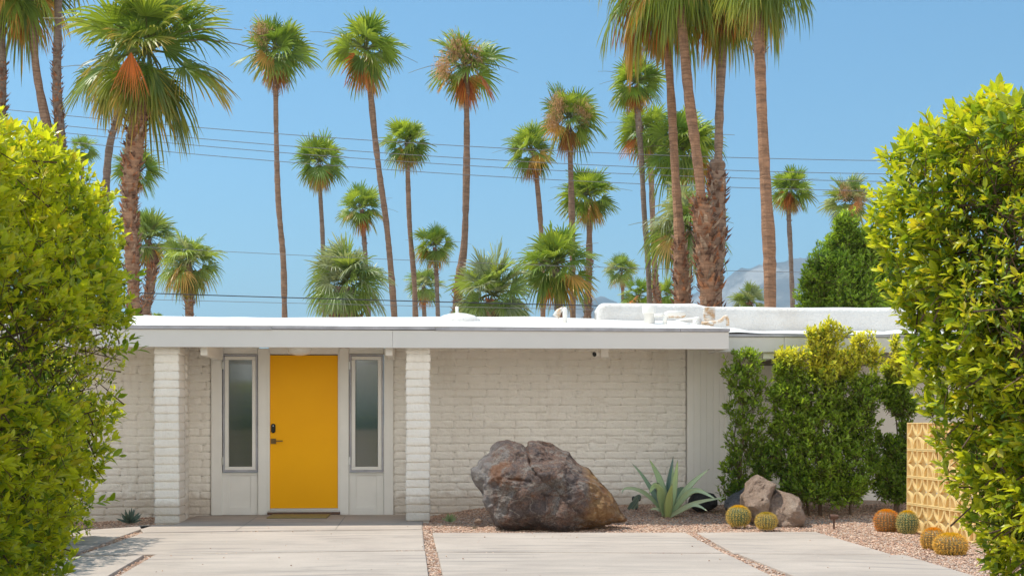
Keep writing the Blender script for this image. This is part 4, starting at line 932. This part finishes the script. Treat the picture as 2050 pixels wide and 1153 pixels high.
# ------------------------------------------------------------------ yellow screen-block wall
A = W(1815, 850, 14.1); B_ = W(1925, 850, 12.83); A[2] = B_[2] = 0
du = unit(B_-A); dn = np.array([-du[1], du[0], 0]); dn = dn if dn[1] > 0 or dn[0] > 0 else -dn
cw, ch = float(np.linalg.norm(B_-A))/5, .304; th = .10; z0 = -.02
mb = MB(); r = random.Random(4)
def ext(poly, o, z, dep0, dep1):
    """extrude 2-D polygon (s,t) in the wall plane"""
    n = len(poly); V = [o+du*s+UP*t+dn*dep0 for s, t in poly]+[o+du*s+UP*t+dn*dep1 for s, t in poly]
    V = [v+UP*z for v in V]; mb.add(V, [[i, (i+1) % n, n+(i+1) % n, n+i] for i in range(n)]+[list(range(n))[::-1], [n+i for i in range(n)]])
for row in range(4):
    for cl in range(11):
        o = A+du*(cl*cw+.0015)+dn*r.uniform(-.003, .003); z = z0+row*ch+.0015; w_, h_ = cw-.003, ch-.003; fr = .013
        ext([(0, 0), (w_, 0), (w_, fr), (0, fr)], o, z, 0, th); ext([(0, h_-fr), (w_, h_-fr), (w_, h_), (0, h_)], o, z, 0, th)
        ext([(0, fr), (fr*.8, fr), (fr*.8, h_-fr), (0, h_-fr)], o, z, .001, th); ext([(w_-fr*.8, fr), (w_, fr), (w_, h_-fr), (w_-fr*.8, h_-fr)], o, z, .001, th)
        for sx in (0, 1):
            for sz in (0, 1):
                N_ = 8; out_, in_ = [], []
                for i in range(N_+1):
                    q = math.pi/2*i/N_
                    for R2, lst in ((.50, out_), (.41, in_)):
                        s_ = min(w_*R2*math.cos(q), w_*.5); t_ = h_*R2*math.sin(q)
                        lst.append(((w_-s_) if sx else s_, (h_-t_) if sz else t_))
                for i in range(N_):
                    qd = [in_[i], out_[i], out_[i+1], in_[i+1]]
                    if sx != sz: qd = qd[::-1]
                    ext(qd, o, z, .004+.0005*(sx+2*sz), .045)
tag(mb.build('screen_block_wall', M['breeze'], origin=tuple(A)), 'pale yellow pierced screen-block wall partly behind the right hedge', 'block screen')

# ------------------------------------------------------------------ rocks
def rock(label, poly, Z, depth, seed, mat, amp=.05, power=2.4, nphi=260, nt=110, slant=0., name='boulder', facet=.0, sink=.03, cracks=None, group=None, cen=None, fsc=3.0):
    P = np.array([[(u-CX)/F*Z, EYE+(HOR-v)/F*Z] for u, v in poly]); c = P.mean(0) if cen is None else np.array([(cen[0]-CX)/F*Z, EYE+(HOR-cen[1])/F*Z])
    d = P-c; ang = np.arctan2(d[:, 1], d[:, 0]); rr = np.hypot(d[:, 0], d[:, 1]); o = np.argsort(ang); ang, rr = ang[o], rr[o]
    # dense outline radius by ray casting
    ph = np.linspace(-np.pi, np.pi, nphi, endpoint=False); R = np.zeros(nphi)
    for i, a in enumerate(ph):
        dx, dz = math.cos(a), math.sin(a); best = 0
        for k in range(len(P)):
            x1, y1 = P[k]-c; x2, y2 = P[(k+1) % len(P)]-c; ex_, ey = x2-x1, y2-y1; den = dx*ey-dz*ex_
            if abs(den) < 1e-9: continue
            t = (x1*ey-y1*ex_)/den; s = (x1*dz-y1*dx)/den
            if t > 0 and -1e-6 <= s <= 1+1e-6: best = max(best, t)
        R[i] = best
    bad = R < 1e-4
    if bad.any(): R[bad] = np.interp(ph[bad], ph[~bad], R[~bad])
    tt = np.linspace(-1, 1, nt)
    gs = np.sign(tt)*(1-(1-np.abs(tt))**1.0); G = np.sqrt(np.maximum(1-np.abs(gs)**1.6, 0)); G[0] = G[-1] = .0
    Rs = R.copy()
    for _ in range(60): Rs = (np.roll(Rs, 1)+Rs+np.roll(Rs, -1))/3
    XX = np.cos(ph)[None]*(R[None]*G[:, None]+(Rs-R)[None]*(G*(1-G))[:, None])+c[0]; ZZ = np.sin(ph)[None]*(R[None]*G[:, None]+(Rs-R)[None]*(G*(1-G))[:, None])+c[1]
    ox, oz = np.cos(ph)*R+c[0], np.sin(ph)*R+c[1]; D = np.full(XX.shape, 9.)
    for k in range(0, nphi, 2): D = np.minimum(D, (XX-ox[k])**2+(ZZ-oz[k])**2)
    D = np.sqrt(D); sd = np.clip(D/(R.mean()*.75), 0, 1); sg = np.where(tt < 0, -1, 1)[:, None]
    YY = sg*depth*(1-(1-sd)**power)**(1/power)+slant*(ZZ-c[1])
    V = np.zeros((nt, nphi, 3)); off = Vector((seed*7.1, seed*3.3, seed*1.7)); cw_ = W(CX, HOR, Z)
    for i in range(nt):
        for j in range(nphi):
            x, y, z = XX[i, j], YY[i, j], ZZ[i, j]; q = Vector((x, y*.8, z))+off
            f = noise.fractal(q*1.6, .8, 2.1, 8)*amp*1.5
            qs = q*fsc+Vector((f*2, 0, f*2)); ce, pt = noise.voronoi(qs); sw = 0; sf = 0
            for d_, p_ in zip(ce, pt):
                h_ = noise.cell_vector(p_*37.7); wg = math.exp(-(d_-ce[0])*16); sw += wg
                sf += wg*((h_.x-.5)*(qs.x-p_.x)+(h_.y-.5)*(qs.y-p_.y)+(h_.z-.5)*(qs.z-p_.z)+(h_.x+h_.y-1)*.35)
            f += facet*2.2*sf/sw
            f += amp*.45*(.5-abs(noise.noise(q*7)))*1.5
            f += amp*.30*noise.fractal(q*16, .6, 2.2, 4)
            if cracks and tt[i] < .3:
                for (ua, va, ub, vb, wd, dp) in cracks:
                    xa_, za_ = (ua-CX)/F*Z, EYE+(HOR-va)/F*Z; xb2, zb2 = (ub-CX)/F*Z, EYE+(HOR-vb)/F*Z
                    L2 = (xb2-xa_)**2+(zb2-za_)**2; s = max(0, min(1, ((x-xa_)*(xb2-xa_)+(z-za_)*(zb2-za_))/L2))
                    dd = math.hypot(x-xa_-(xb2-xa_)*s, z-za_-(zb2-za_)*s)+.012*noise.noise(q*12)
                    f -= dp*math.exp(-(dd/wd)**2)
            e = 1-sd[i, j]; k = .35+.65*min(1, sd[i, j]*2.5)
            V[i, j] = (x+math.cos(ph[j])*f*e*.6, y+sg[i, 0]*f*1.5*k, z+math.sin(ph[j])*f*e*.6)
    V = V.reshape(-1, 3); wx = cw_[0]+V[:, 0]*CT+V[:, 1]*ST; wy = cw_[1]-V[:, 0]*ST+V[:, 1]*CT
    Vw = np.stack([wx, wy, np.maximum(V[:, 2], -.10)], 1)
    mb = MB(); n0 = len(Vw); mb.V.append(Vw); mb.n = n0; mb.C.append(np.ones((n0, 3))); mb.F4 = quadgrid(nt, nphi, True)[:, ::-1].tolist()
    mb.FN.append([j for j in range(nphi)]); mb.FN.append([(nt-1)*nphi+j for j in range(nphi)][::-1])
    o = mb.build(name, M[mat], None, True, origin=(float(wx.mean()), float(wy.mean()), 0))
    return tag(o, label, 'rock', group)
def zz(pts, ox, oy, s): return [(ox+x/s, oy+y/s) for x, y in pts]
big = zz([(25,410),(75,380),(90,330),(130,290),(200,250),(225,205),(290,130),(385,92),(470,115),(545,145),(580,172),(592,140),(610,112),(650,95),(720,95),(800,125),(870,150),(960,190),(1060,225),(1110,290),(1200,390),(1280,440),(1340,510),(1420,590),(1490,670),(1540,760),(1575,850),(1640,925),(1610,955),(1500,960),(1400,985),(1300,1020),(1150,1070),(900,1090),(600,1085),(350,1060),(240,1015),(200,940),(165,850),(125,740),(100,640),(60,590),(30,520)], 940, 860, 5.241)
rock('huge brown and purple-grey boulder with orange right flank, in front of the block wall', big, 14.35, .50, 3, 'boulder', .036, 1.9, 460, 190, slant=.38, facet=.085, cen=(1088, 985), fsc=2.3,
     cracks=[(1052, 885, 1060, 930, .014, .05), (1060, 930, 1072, 948, .010, .035), (1072, 948, 1110, 975, .010, .02), (1110, 975, 1130, 1000, .010, .022), (1020, 955, 1060, 960, .012, .03), (1130, 1000, 1162, 1025, .010, .018)])
rock('tan slanted boulder standing on top of the rock pile beside the two barrel cacti', zz([(1315,430),(1380,310),(1440,250),(1480,240),(1640,320),(1625,350),(1570,440),(1530,510),(1530,580),(1440,650),(1400,620),(1390,560),(1330,520)], 1200, 900, 4.659), 14.75, .24, 5, 'tanrock', .026, 3.4, 200, 90, facet=.07, slant=.42, group='rocks beside the cacti')
rock('tan boulder lying low on the right of the rock pile, behind the small round cactus', zz([(1530,470),(1600,430),(1660,370),(1850,455),(1865,520),(1890,640),(1870,700),(1760,715),(1600,720),(1500,715),(1440,680),(1500,600),(1535,560)], 1200, 900, 4.659), 14.72, .30, 8, 'tanrock', .03, 3.0, 200, 90, facet=.08, slant=.5, group='rocks beside the cacti')
rock('grey shaded slab of rock leaning behind the slanted tan boulder', zz([(1165,530),(1180,480),(1260,420),(1340,370),(1400,320),(1460,300),(1480,420),(1440,560),(1380,600),(1200,610)], 1200, 900, 4.659), 15.15, .22, 9, 'greyrock', .025, 2.6, 140, 60, facet=.05, group='rocks beside the cacti')
rock('dark grey rock sitting just behind the agave', zz([(830,510),(870,420),(920,395),(1060,410),(1095,450),(1095,520),(1040,560),(900,565)], 1200, 900, 4.659), 15.75, .2, 12, 'darkrock', .022, 2.4, 140, 60, facet=.05, group='rocks beside the cacti')
for i, (u, v, s_, lb) in enumerate([(958, 1042, 9, 'small dry brown stone in the gravel left of the huge boulder'), (1462, 1040, 7, 'small reddish stone at the foot of the left barrel cactus')]):
    rock(lb, [(u-s_, v+2), (u-s_*.6, v-s_*.4), (u, v-s_*.6), (u+s_*.7, v-s_*.35), (u+s_, v+3), (u, v+6)], 14.6+.0*i, .05, 20+i, 'tanrock', .008, 2.2, 40, 20, name='stone')

# ------------------------------------------------------------------ succulents
def strap(pts, w0, c0, c1, cup=.45, n=14, tw=0., thick=.012, tipb=True):
    """agave leaf: centre line pts (world), max width w0 -> V, quads, colours (a closed, channelled leaf)"""
    pts = np.array(pts, float); L = np.linspace(0, 1, len(pts)); t = np.linspace(0, 1, n)
    # Catmull-ish smooth via cubic fit
    P = np.stack([np.interp(t, L, pts[:, i]) for i in range(3)], 1)
    for _ in range(3): P[1:-1] = P[1:-1]*.5+(P[:-2]+P[2:])*.25
    V, C = [], []
    for i in range(n):
        T = unit(P[min(i+1, n-1)]-P[max(i-1, 0)])
        S = np.cross(T, np.array([0, -1., .25])); S = unit(S)
        if tw: S = unit(S*math.cos(tw)+np.cross(T, S)*math.sin(tw))
        Nn = np.cross(S, T); Nn = Nn if Nn[1] < 0 else -Nn
        wd = w0*.5*(.62+.38*math.sin(min(t[i]*2.3, 1)*math.pi/2))*(1-max(t[i]-.35, 0)/.65)**.75 if t[i] < 1 else .001
        th = thick*(1-t[i])**.5+.001
        for s_, k in ((-1, cup), (-.5, cup*.3), (0, 0), (.5, cup*.3), (1, cup)): V.append(P[i]+S*wd*s_+Nn*(k*wd)); C.append((c0*(1-t[i])+c1*t[i]) if abs(s_) < 1 else (c0*.6+np.array([.42, .45, .25])*.4))
        for s_ in (.5, 0, -.5): V.append(P[i]+S*wd*s_-Nn*(th-.3*cup*wd*abs(s_))); C.append(c0*.8)
    if tipb: C[-8:] = [np.array([.08, .05, .03])]*8
    q = quadgrid(n, 8, True)
    return np.array(V), q, np.array(C)
def agave(label, base, specs, name='agave', group=None):
    Vs, Qs, Cs = [], [], []; nb = 0
    for s in specs:
        s = (s[0], s[1]*.78)+tuple(s[2:]); V, q, C = strap(*s); Vs.append(V); Qs.append(q+nb); Cs.append(C); nb += len(V)
    o = mesh(name, np.concatenate(Vs), [np.concatenate(Qs)], M['agave'], None, np.concatenate(Cs), True, origin=base)
    return tag(o, label, 'agave', group)
gr = np.array([.26, .38, .18]); pl_ = np.array([.46, .55, .33]); yg = np.array([.42, .52, .17]); dk = np.array([.07, .14, .11])
Za = 15.3
def zp(pts, dz): # zoom coords with depth offsets
    n = len(pts); return [W(1200+x/4.659, 900+y/4.659, Za+dz*(i/(n-1))) for i, (x, y) in enumerate(pts)]
ab = W(1338, 1036, Za)
agv = [
 (zp([(630,600),(560,500),(500,400),(400,230),(300,122)], .5), .10, dk, gr), (zp([(630,600),(600,430),(560,270),(510,170),(465,88)], .3), .13, gr, yg*.8),
 (zp([(640,600),(640,420),(655,250),(690,58)], .35), .13, dk*1.3, dk), (zp([(660,600),(680,430),(710,250),(730,92)], .05), .13, gr, yg),
 (zp([(650,600),(665,450),(680,320),(688,130)], .2), .10, yg*.8, gr), (zp([(600,600),(510,470),(400,380),(290,352),(215,358),(210,410)], -.25), .07, gr, pl_*.8),
 (zp([(610,610),(585,480),(560,370),(525,330),(490,345),(465,410)], -.45), .17, gr*1.2, yg*.9), (zp([(632,625),(640,500),(655,400),(680,318)], -.35), .15, yg*.9, yg*1.1),
 (zp([(660,610),(760,440),(840,330),(930,250),(1028,176)], .1), .11, gr, pl_), (zp([(660,610),(760,470),(840,380),(930,372),(1010,420),(1090,460)], -.3), .11, gr, pl_),
 (zp([(660,615),(770,555),(880,500),(1000,468),(1198,443)], -.1), .09, pl_, pl_*1.1), (zp([(660,620),(760,560),(850,510),(930,520),(1008,572)], -.5), .09, pl_, pl_),
 (zp([(650,600),(700,460),(750,370),(810,380),(855,450)], .45), .15, dk*1.6, gr*.8), (zp([(610,600),(560,470),(500,340),(488,452)], .5), .12, dk, dk),
 (zp([(620,615),(570,560),(510,545),(470,560)], -.1), .06, pl_, pl_)]
agave('large agave with long arching pale green leaves, right of the huge boulder', tuple(ab), agv)
def small_agave(label, u, v, Z, rpx, n, c0, c1, seed, wd=.35):
    r = np.random.default_rng(seed); b = W(u, v, Z); R = rpx*Z/F; sp = []
    for i in range(n):
        a = i*2.4; el = R_(82-70*(i/n)+r.uniform(-6, 6)); hz = np.array([math.cos(a), math.sin(a), 0]); l = R*r.uniform(.85, 1.15)
        d = hz*math.cos(el)+UP*math.sin(el); sp.append(([b, b+d*l*.4, b+d*l*.75, b+d*l+UP*.05*l], R*wd, c0, c1*r.uniform(.8, 1.2), .3, 8, 0, .006))
    return agave(label, tuple(b), sp, group='small agaves in the gravel')
small_agave('small dark green spiky agave at the foot of the left white wall', 260, 1046, 15.0, 26, 30, dk*.6, dk*.7, 1, .30)
small_agave('tiny green agave in the gravel right of the second white pillar', 901, 1044, 14.9, 17, 20, gr*.9, yg*.7, 2, .26)
small_agave('tiny withered grey plant in the gravel against the huge boulder', 950, 1060, 14.2, 9, 14, np.array([.2, .16, .12]), np.array([.3, .2, .14]), 4, .2)
# dark agave pup and lamp behind the large agave
dkp = [(zp([(345,545),(330,470),(375,425),(385,460)], .1), .10, dk*.5, dk*.5), (zp([(300,550),(330,500),(360,440),(385,455)], 0), .10, dk*.6, dk*.6), (zp([(270,555),(300,510),(340,470),(360,430)], -.05), .07, dk*.6, dk*.5)]
# barrel cacti
def cactus(label, u, vb, Z, rpx, hpx, gcol, scol, topc, seed, ribs=22):
    r = np.random.default_rng(seed); b = W(u, vb, Z); R = rpx*1.06*Z/F; H = hpx*1.04*Z/F; b[2] = max(b[2], float(gz(np.array([b[0]]), np.array([b[1]]))[0]))
    root = empty('barrel_cactus', b, label, 'cactus', 'golden barrel cacti')
    nth = ribs*8; nz = 28; V = []
    for i in range(nz+1):
        t = i/nz; a = -.45*math.pi+t*(.95*math.pi); rr = math.cos(a)**.85 if math.cos(a) > 0 else 0; z = (math.sin(a)+.98)/1.98*H
        dip = -.04*H*math.exp(-((rr)/.25)**2)*(t > .5)
        for j in range(nth):
            q = 2*math.pi*j/nth; rb = 1-.10*(1-abs(math.cos(q*ribs/2)))**1.0*rr
            V.append((b[0]+R*rr*rb*math.cos(q), b[1]+R*rr*rb*math.sin(q), b[2]+z-.02+dip))
    mesh('body', np.array(V), [quadgrid(nz+1, nth, True)[:, ::-1]], M['agave'], root, np.tile(np.array(gcol), (len(V), 1)), True)
    P, D, Lh, Cc = [], [], [], []
    for k in range(ribs):
        q = 2*math.pi*k/ribs
        for i in range(13):
            t = (i+.5)/13; a = -.36*math.pi+t*(.84*math.pi); rr = math.cos(a)**.85; z = (math.sin(a)+.98)/1.98*H-.02
            nrm = unit(np.array([math.cos(q)*math.cos(a)/R*H*.5, math.sin(q)*math.cos(a)/R*H*.5, math.sin(a)])); pos = np.array([b[0]+R*rr*1.0*math.cos(q), b[1]+R*rr*1.0*math.sin(q), b[2]+z])
            ns = 9 if t < .75 else 12
            for s_ in range(ns):
                P.append(pos); D.append(unit(nrm*r.uniform(.35, 1)+r.normal(size=3)*.55)); Lh.append(R*r.uniform(.18, .30)*(1 if t < .8 else .8))
                tt = np.clip((t-.72)/.15, 0, 1); cc = np.array(scol)*(1-tt)+np.array(topc)*tt; Cc.append(cc*r.uniform(.75, 1.25))
    for s_ in range(500):
        q = r.uniform(0, 6.28); rr = math.sqrt(r.uniform())*.42; pos = np.array([b[0]+R*rr*math.cos(q), b[1]+R*rr*math.sin(q), b[2]+H*(1.0-.12*rr**2)-.025]); P.append(pos)
        D.append(unit(UP+r.normal(size=3)*.5)); Lh.append(R*r.uniform(.1, .2)); Cc.append(np.array(topc)*r.uniform(.8, 1.2))
    P, D, Lh, Cc = map(np.array, (P, D, Lh, Cc)); S = unit(np.cross(D, rdir(len(D)))); wd = .0022
    V = np.stack([P-S*wd, P+S*wd, P+D*Lh[:, None]-UP*0.1*Lh[:, None], P+np.cross(S, D)*wd*1.4], 1).reshape(-1, 3); bb = np.arange(len(P))[:, None]*4
    mesh('spines', V, [np.concatenate([bb+np.array([[0, 1, 2]]), bb+np.array([[1, 3, 2]]), bb+np.array([[3, 0, 2]])])], M['spine'], root, np.repeat(Cc, 4, 0))
GR = (.10, .15, .04); YS = (.92, .72, .20); OS = (.90, .50, .10); YT = (.98, .68, .02); OT = (1.0, .50, .01)
cactus('yellow-topped barrel cactus in front of the slanted tan boulder', 1478.5, 1049, 14.4, 21, 38, GR, YS, YT, 1)
cactus('small round barrel cactus at the right foot of the rock pile', 1534, 1055, 14.0, 19, 31, (.16, .16, .05), YS, (.68, .50, .05), 2)
cactus('orange barrel cactus left of the greener one, near the yellow block screen', 1775, 1062, 13.85, 22, 43, (.25, .14, .04), (.92, .45, .10), OT, 3)
cactus('dark green barrel cactus with yellow crown, touching the yellow block screen', 1817, 1065, 13.65, 19, 44, (.07, .12, .035), (.85, .72, .28), YT, 4)
cactus('orange barrel cactus behind the lowest one, beside the right hedge', 1869, 1099, 11.95, 22, 44, (.25, .15, .04), (.98, .66, .13), OT, 5)
cactus('low wide orange barrel cactus nearest to the right hedge and driveway', 1903, 1107, 11.45, 29, 41, (.25, .16, .04), (1.0, .70, .15), YT, 6, 26)

# ------------------------------------------------------------------ spotlights
def spot(label, u, vb, Z, mat, hpx=27, turn=0.):
    b = W(u, vb, Z); k = Z/F; root = empty('garden_spotlight', b, label, 'garden light', 'low garden spotlights')
    mb = MB(); mb.tube([b-UP*.08, b+UP*(hpx-12)*k, b+UP*(hpx-9)*k], [2.0*k, 2.0*k, 3*k], 10); mb.build('stake', M[mat], root)
    mb = MB(); c = b+UP*(hpx-5)*k; ax = np.array([1, .15*0+turn, 0]); ax = unit(ax); mb.tube([c-ax*8*k, c-ax*7.4*k, c+ax*7.2*k, c+ax*8*k], [4.6*k, 5.2*k, 4.6*k, 4.0*k], 14); mb.build('lamp_head', M[mat], root)
    mb = MB(); mb.tube([c-ax*8.15*k, c-ax*8*k], 4.0*k, 14); mb.build('lens', M['black'], root)
spot('rusty brown spotlight in the open gravel, right of the rock pile', 1669.5, 1056, 14.1, 'brownmetal')
spot('black spotlight near the wall, just left of the large agave', 1274, 1017, 15.9, 'black', 24, -.6)
o = agave('dark drooping agave pup beside the black spotlight', tuple(W(1265, 1018, 15.4)), dkp)

# ------------------------------------------------------------------ trained shrubs under the right eave
YT_ = [1.62]
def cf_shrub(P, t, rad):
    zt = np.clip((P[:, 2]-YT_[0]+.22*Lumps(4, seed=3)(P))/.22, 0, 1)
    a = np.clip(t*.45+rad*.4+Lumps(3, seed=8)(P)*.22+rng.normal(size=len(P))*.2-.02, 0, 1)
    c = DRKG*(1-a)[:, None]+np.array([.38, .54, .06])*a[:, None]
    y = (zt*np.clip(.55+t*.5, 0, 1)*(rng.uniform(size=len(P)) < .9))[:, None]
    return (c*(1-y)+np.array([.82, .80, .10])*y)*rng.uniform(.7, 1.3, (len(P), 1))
def shrub(label, blobs, n, stems, Y0):
    bl = []
    for u, v, ru, rv, dy in blobs:
        c = PY(u, v, Y0+dy); s = ZY(u, Y0)/F; bl.append((c, np.array([ru*s*1.14, min(.26, ru*s*.8), rv*s*1.1]), ru*rv))
    st = []
    for pts, r0 in stems:
        P = [PY(u, v, Y0+.05) for u, v in pts]; P[0][2] = .0; st.append((P, np.linspace(r0, r0*.35, len(P))))
    b = PY(blobs[0][0], 1000, Y0); b[2] = .06
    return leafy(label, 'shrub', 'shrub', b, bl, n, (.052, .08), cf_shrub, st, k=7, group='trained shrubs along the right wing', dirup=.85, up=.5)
YT_[0] = 2.08
shrub('slim dark green shrub with bare stems, beside the white board wall', [(1492, 730, 34, 30, 0), (1480, 762, 34, 30, 0), (1500, 790, 30, 30, .05), (1505, 835, 30, 30, 0), (1462, 822, 12, 12, 0), (1478, 858, 20, 16, -.05), (1512, 890, 34, 30, 0), (1462, 882, 14, 12, 0), (1500, 940, 46, 42, .05), (1462, 945, 14, 40, 0), (1525, 925, 26, 46, 0), (1535, 775, 18, 12, 0), (1490, 985, 40, 26, 0), (1500, 708, 8, 12, 0)],
      760, [([(1488, 1010), (1482, 930), (1490, 850), (1484, 790), (1492, 730)], .022), ([(1480, 1010), (1478, 940), (1470, 870), (1488, 780)], .016)], 15.25)
YT_[0] = 1.60
shrub('broad dense shrub with bright yellow-green top shoots reaching over the fascia', [
    (1580, 735, 26, 38, 0), (1562, 745, 14, 20, 0), (1640, 700, 22, 46, -.15), (1625, 672, 7, 14, -.2), (1663, 680, 14, 34, -.2), (1655, 740, 36, 36, -.1), (1700, 725, 34, 28, -.1), (1718, 690, 12, 14, -.15), (1742, 680, 14, 12, -.2), (1745, 716, 16, 20, -.1), (1690, 668, 10, 12, -.2),
    (1575, 790, 34, 28, 0), (1630, 790, 50, 46, 0), (1700, 790, 52, 50, 0), (1745, 770, 16, 26, 0), (1590, 850, 40, 44, 0), (1660, 860, 64, 56, 0), (1720, 850, 36, 54, 0), (1570, 920, 34, 44, 0), (1630, 935, 54, 56, -.05), (1700, 940, 52, 52, -.05), (1600, 975, 40, 30, -.1), (1690, 980, 50, 24, -.1), (1640, 985, 60, 22, -.1), (1748, 920, 14, 30, 0), (1550, 860, 14, 18, 0)],
      4600, [([(1566, 1010), (1562, 900), (1570, 820), (1575, 740)], .018), ([(1642, 1010), (1640, 900), (1650, 800), (1650, 700)], .026), ([(1702, 1010), (1702, 900), (1712, 820), (1715, 720)], .02), ([(1620, 1010), (1600, 900), (1625, 800)], .016)], 15.22)
YT_[0] = 1.72
shrub('narrow shrub with visible forked stem, between the broad shrub and the right hedge', [(1793, 690, 7, 14, -.1), (1800, 722, 13, 22, -.1), (1785, 745, 14, 16, 0), (1805, 765, 26, 26, 0), (1790, 800, 24, 26, 0), (1812, 815, 26, 22, 0), (1768, 785, 10, 8, 0), (1785, 895, 20, 22, 0), (1760, 880, 10, 12, 0), (1800, 940, 30, 30, 0), (1775, 975, 22, 24, 0), (1805, 985, 26, 24, 0), (1815, 880, 16, 30, 0), (1765, 925, 12, 14, 0)],
      1350, [([(1792, 1010), (1794, 940), (1802, 870), (1808, 820), (1800, 740)], .024), ([(1798, 1010), (1800, 930), (1796, 860), (1790, 800)], .016)], 15.25)

# ------------------------------------------------------------------ power lines
def wire(label, pts, Z, r, mat='wire'):
    us = [p[0] for p in pts]; vs = [p[1] for p in pts]; k = np.polyfit(us, vs, 2 if len(pts) > 2 else 1)
    U = np.linspace(us[0], us[-1], 60); P = np.array([W(u, np.polyval(k, u), Z) for u in U])
    mb = MB(); mb.tube(P, r, 5); o = mb.build('power_line', M[mat], None, True, origin=tuple(P[0])); return tag(o, label, 'power line', 'power lines in front of the palms')
wire('topmost thin power line crossing the sky', [(-120, 206), (26, 220), (295, 247), (520, 267), (1050, 299), (1250, 309), (1700, 319), (2200, 324)], 40, .011)
wire('second thin power line from the top', [(-120, 225), (52, 243), (250, 264), (520, 290), (1050, 325), (1150, 329), (1700, 344), (2200, 352)], 40.4, .011)
wire('third thin power line from the top', [(-120, 238), (125, 265), (295, 284), (520, 304.5), (1050, 339), (1150, 343), (1700, 359), (2200, 368)], 40.8, .011)
wire('fourth thin power line, lowest of the four close wires', [(-120, 256), (127, 282), (520, 322), (1050, 358), (1150, 363), (1700, 378), (2200, 387)], 41.2, .011)
wire('lone thin wire at mid height of the palms', [(-120, 470), (400, 498), (1050, 533), (1607, 544), (2200, 552)], 42, .009)
wire('thick black cable low over the roof', [(-120, 572), (280, 587), (440, 592), (1050, 608), (1200, 612), (1700, 622)], 36, .015, 'bwire')
wire('thin wire just below the thick black cable over the roof', [(-120, 588), (280, 598), (440, 604), (1050, 617), (1200, 620), (1700, 628)], 36.5, .008)

# ------------------------------------------------------------------ air
hz = bpy.data.materials.new('air'); hz.use_nodes = True; t = hz.node_tree; t.nodes.clear()
o_ = t.nodes.new('ShaderNodeOutputMaterial'); pv = t.nodes.new('ShaderNodeVolumePrincipled')
pv.inputs['Color'].default_value = (.62, .83, 1, 1); pv.inputs['Density'].default_value = 1.6e-4; pv.inputs['Anisotropy'].default_value = .1
t.links.new(pv.outputs[0], o_.inputs['Volume'])
mb = MB(); mb.box((-9100, -400, -1.2), (9100, 9200, 820)); mb.build('haze', hz, kind='stuff')
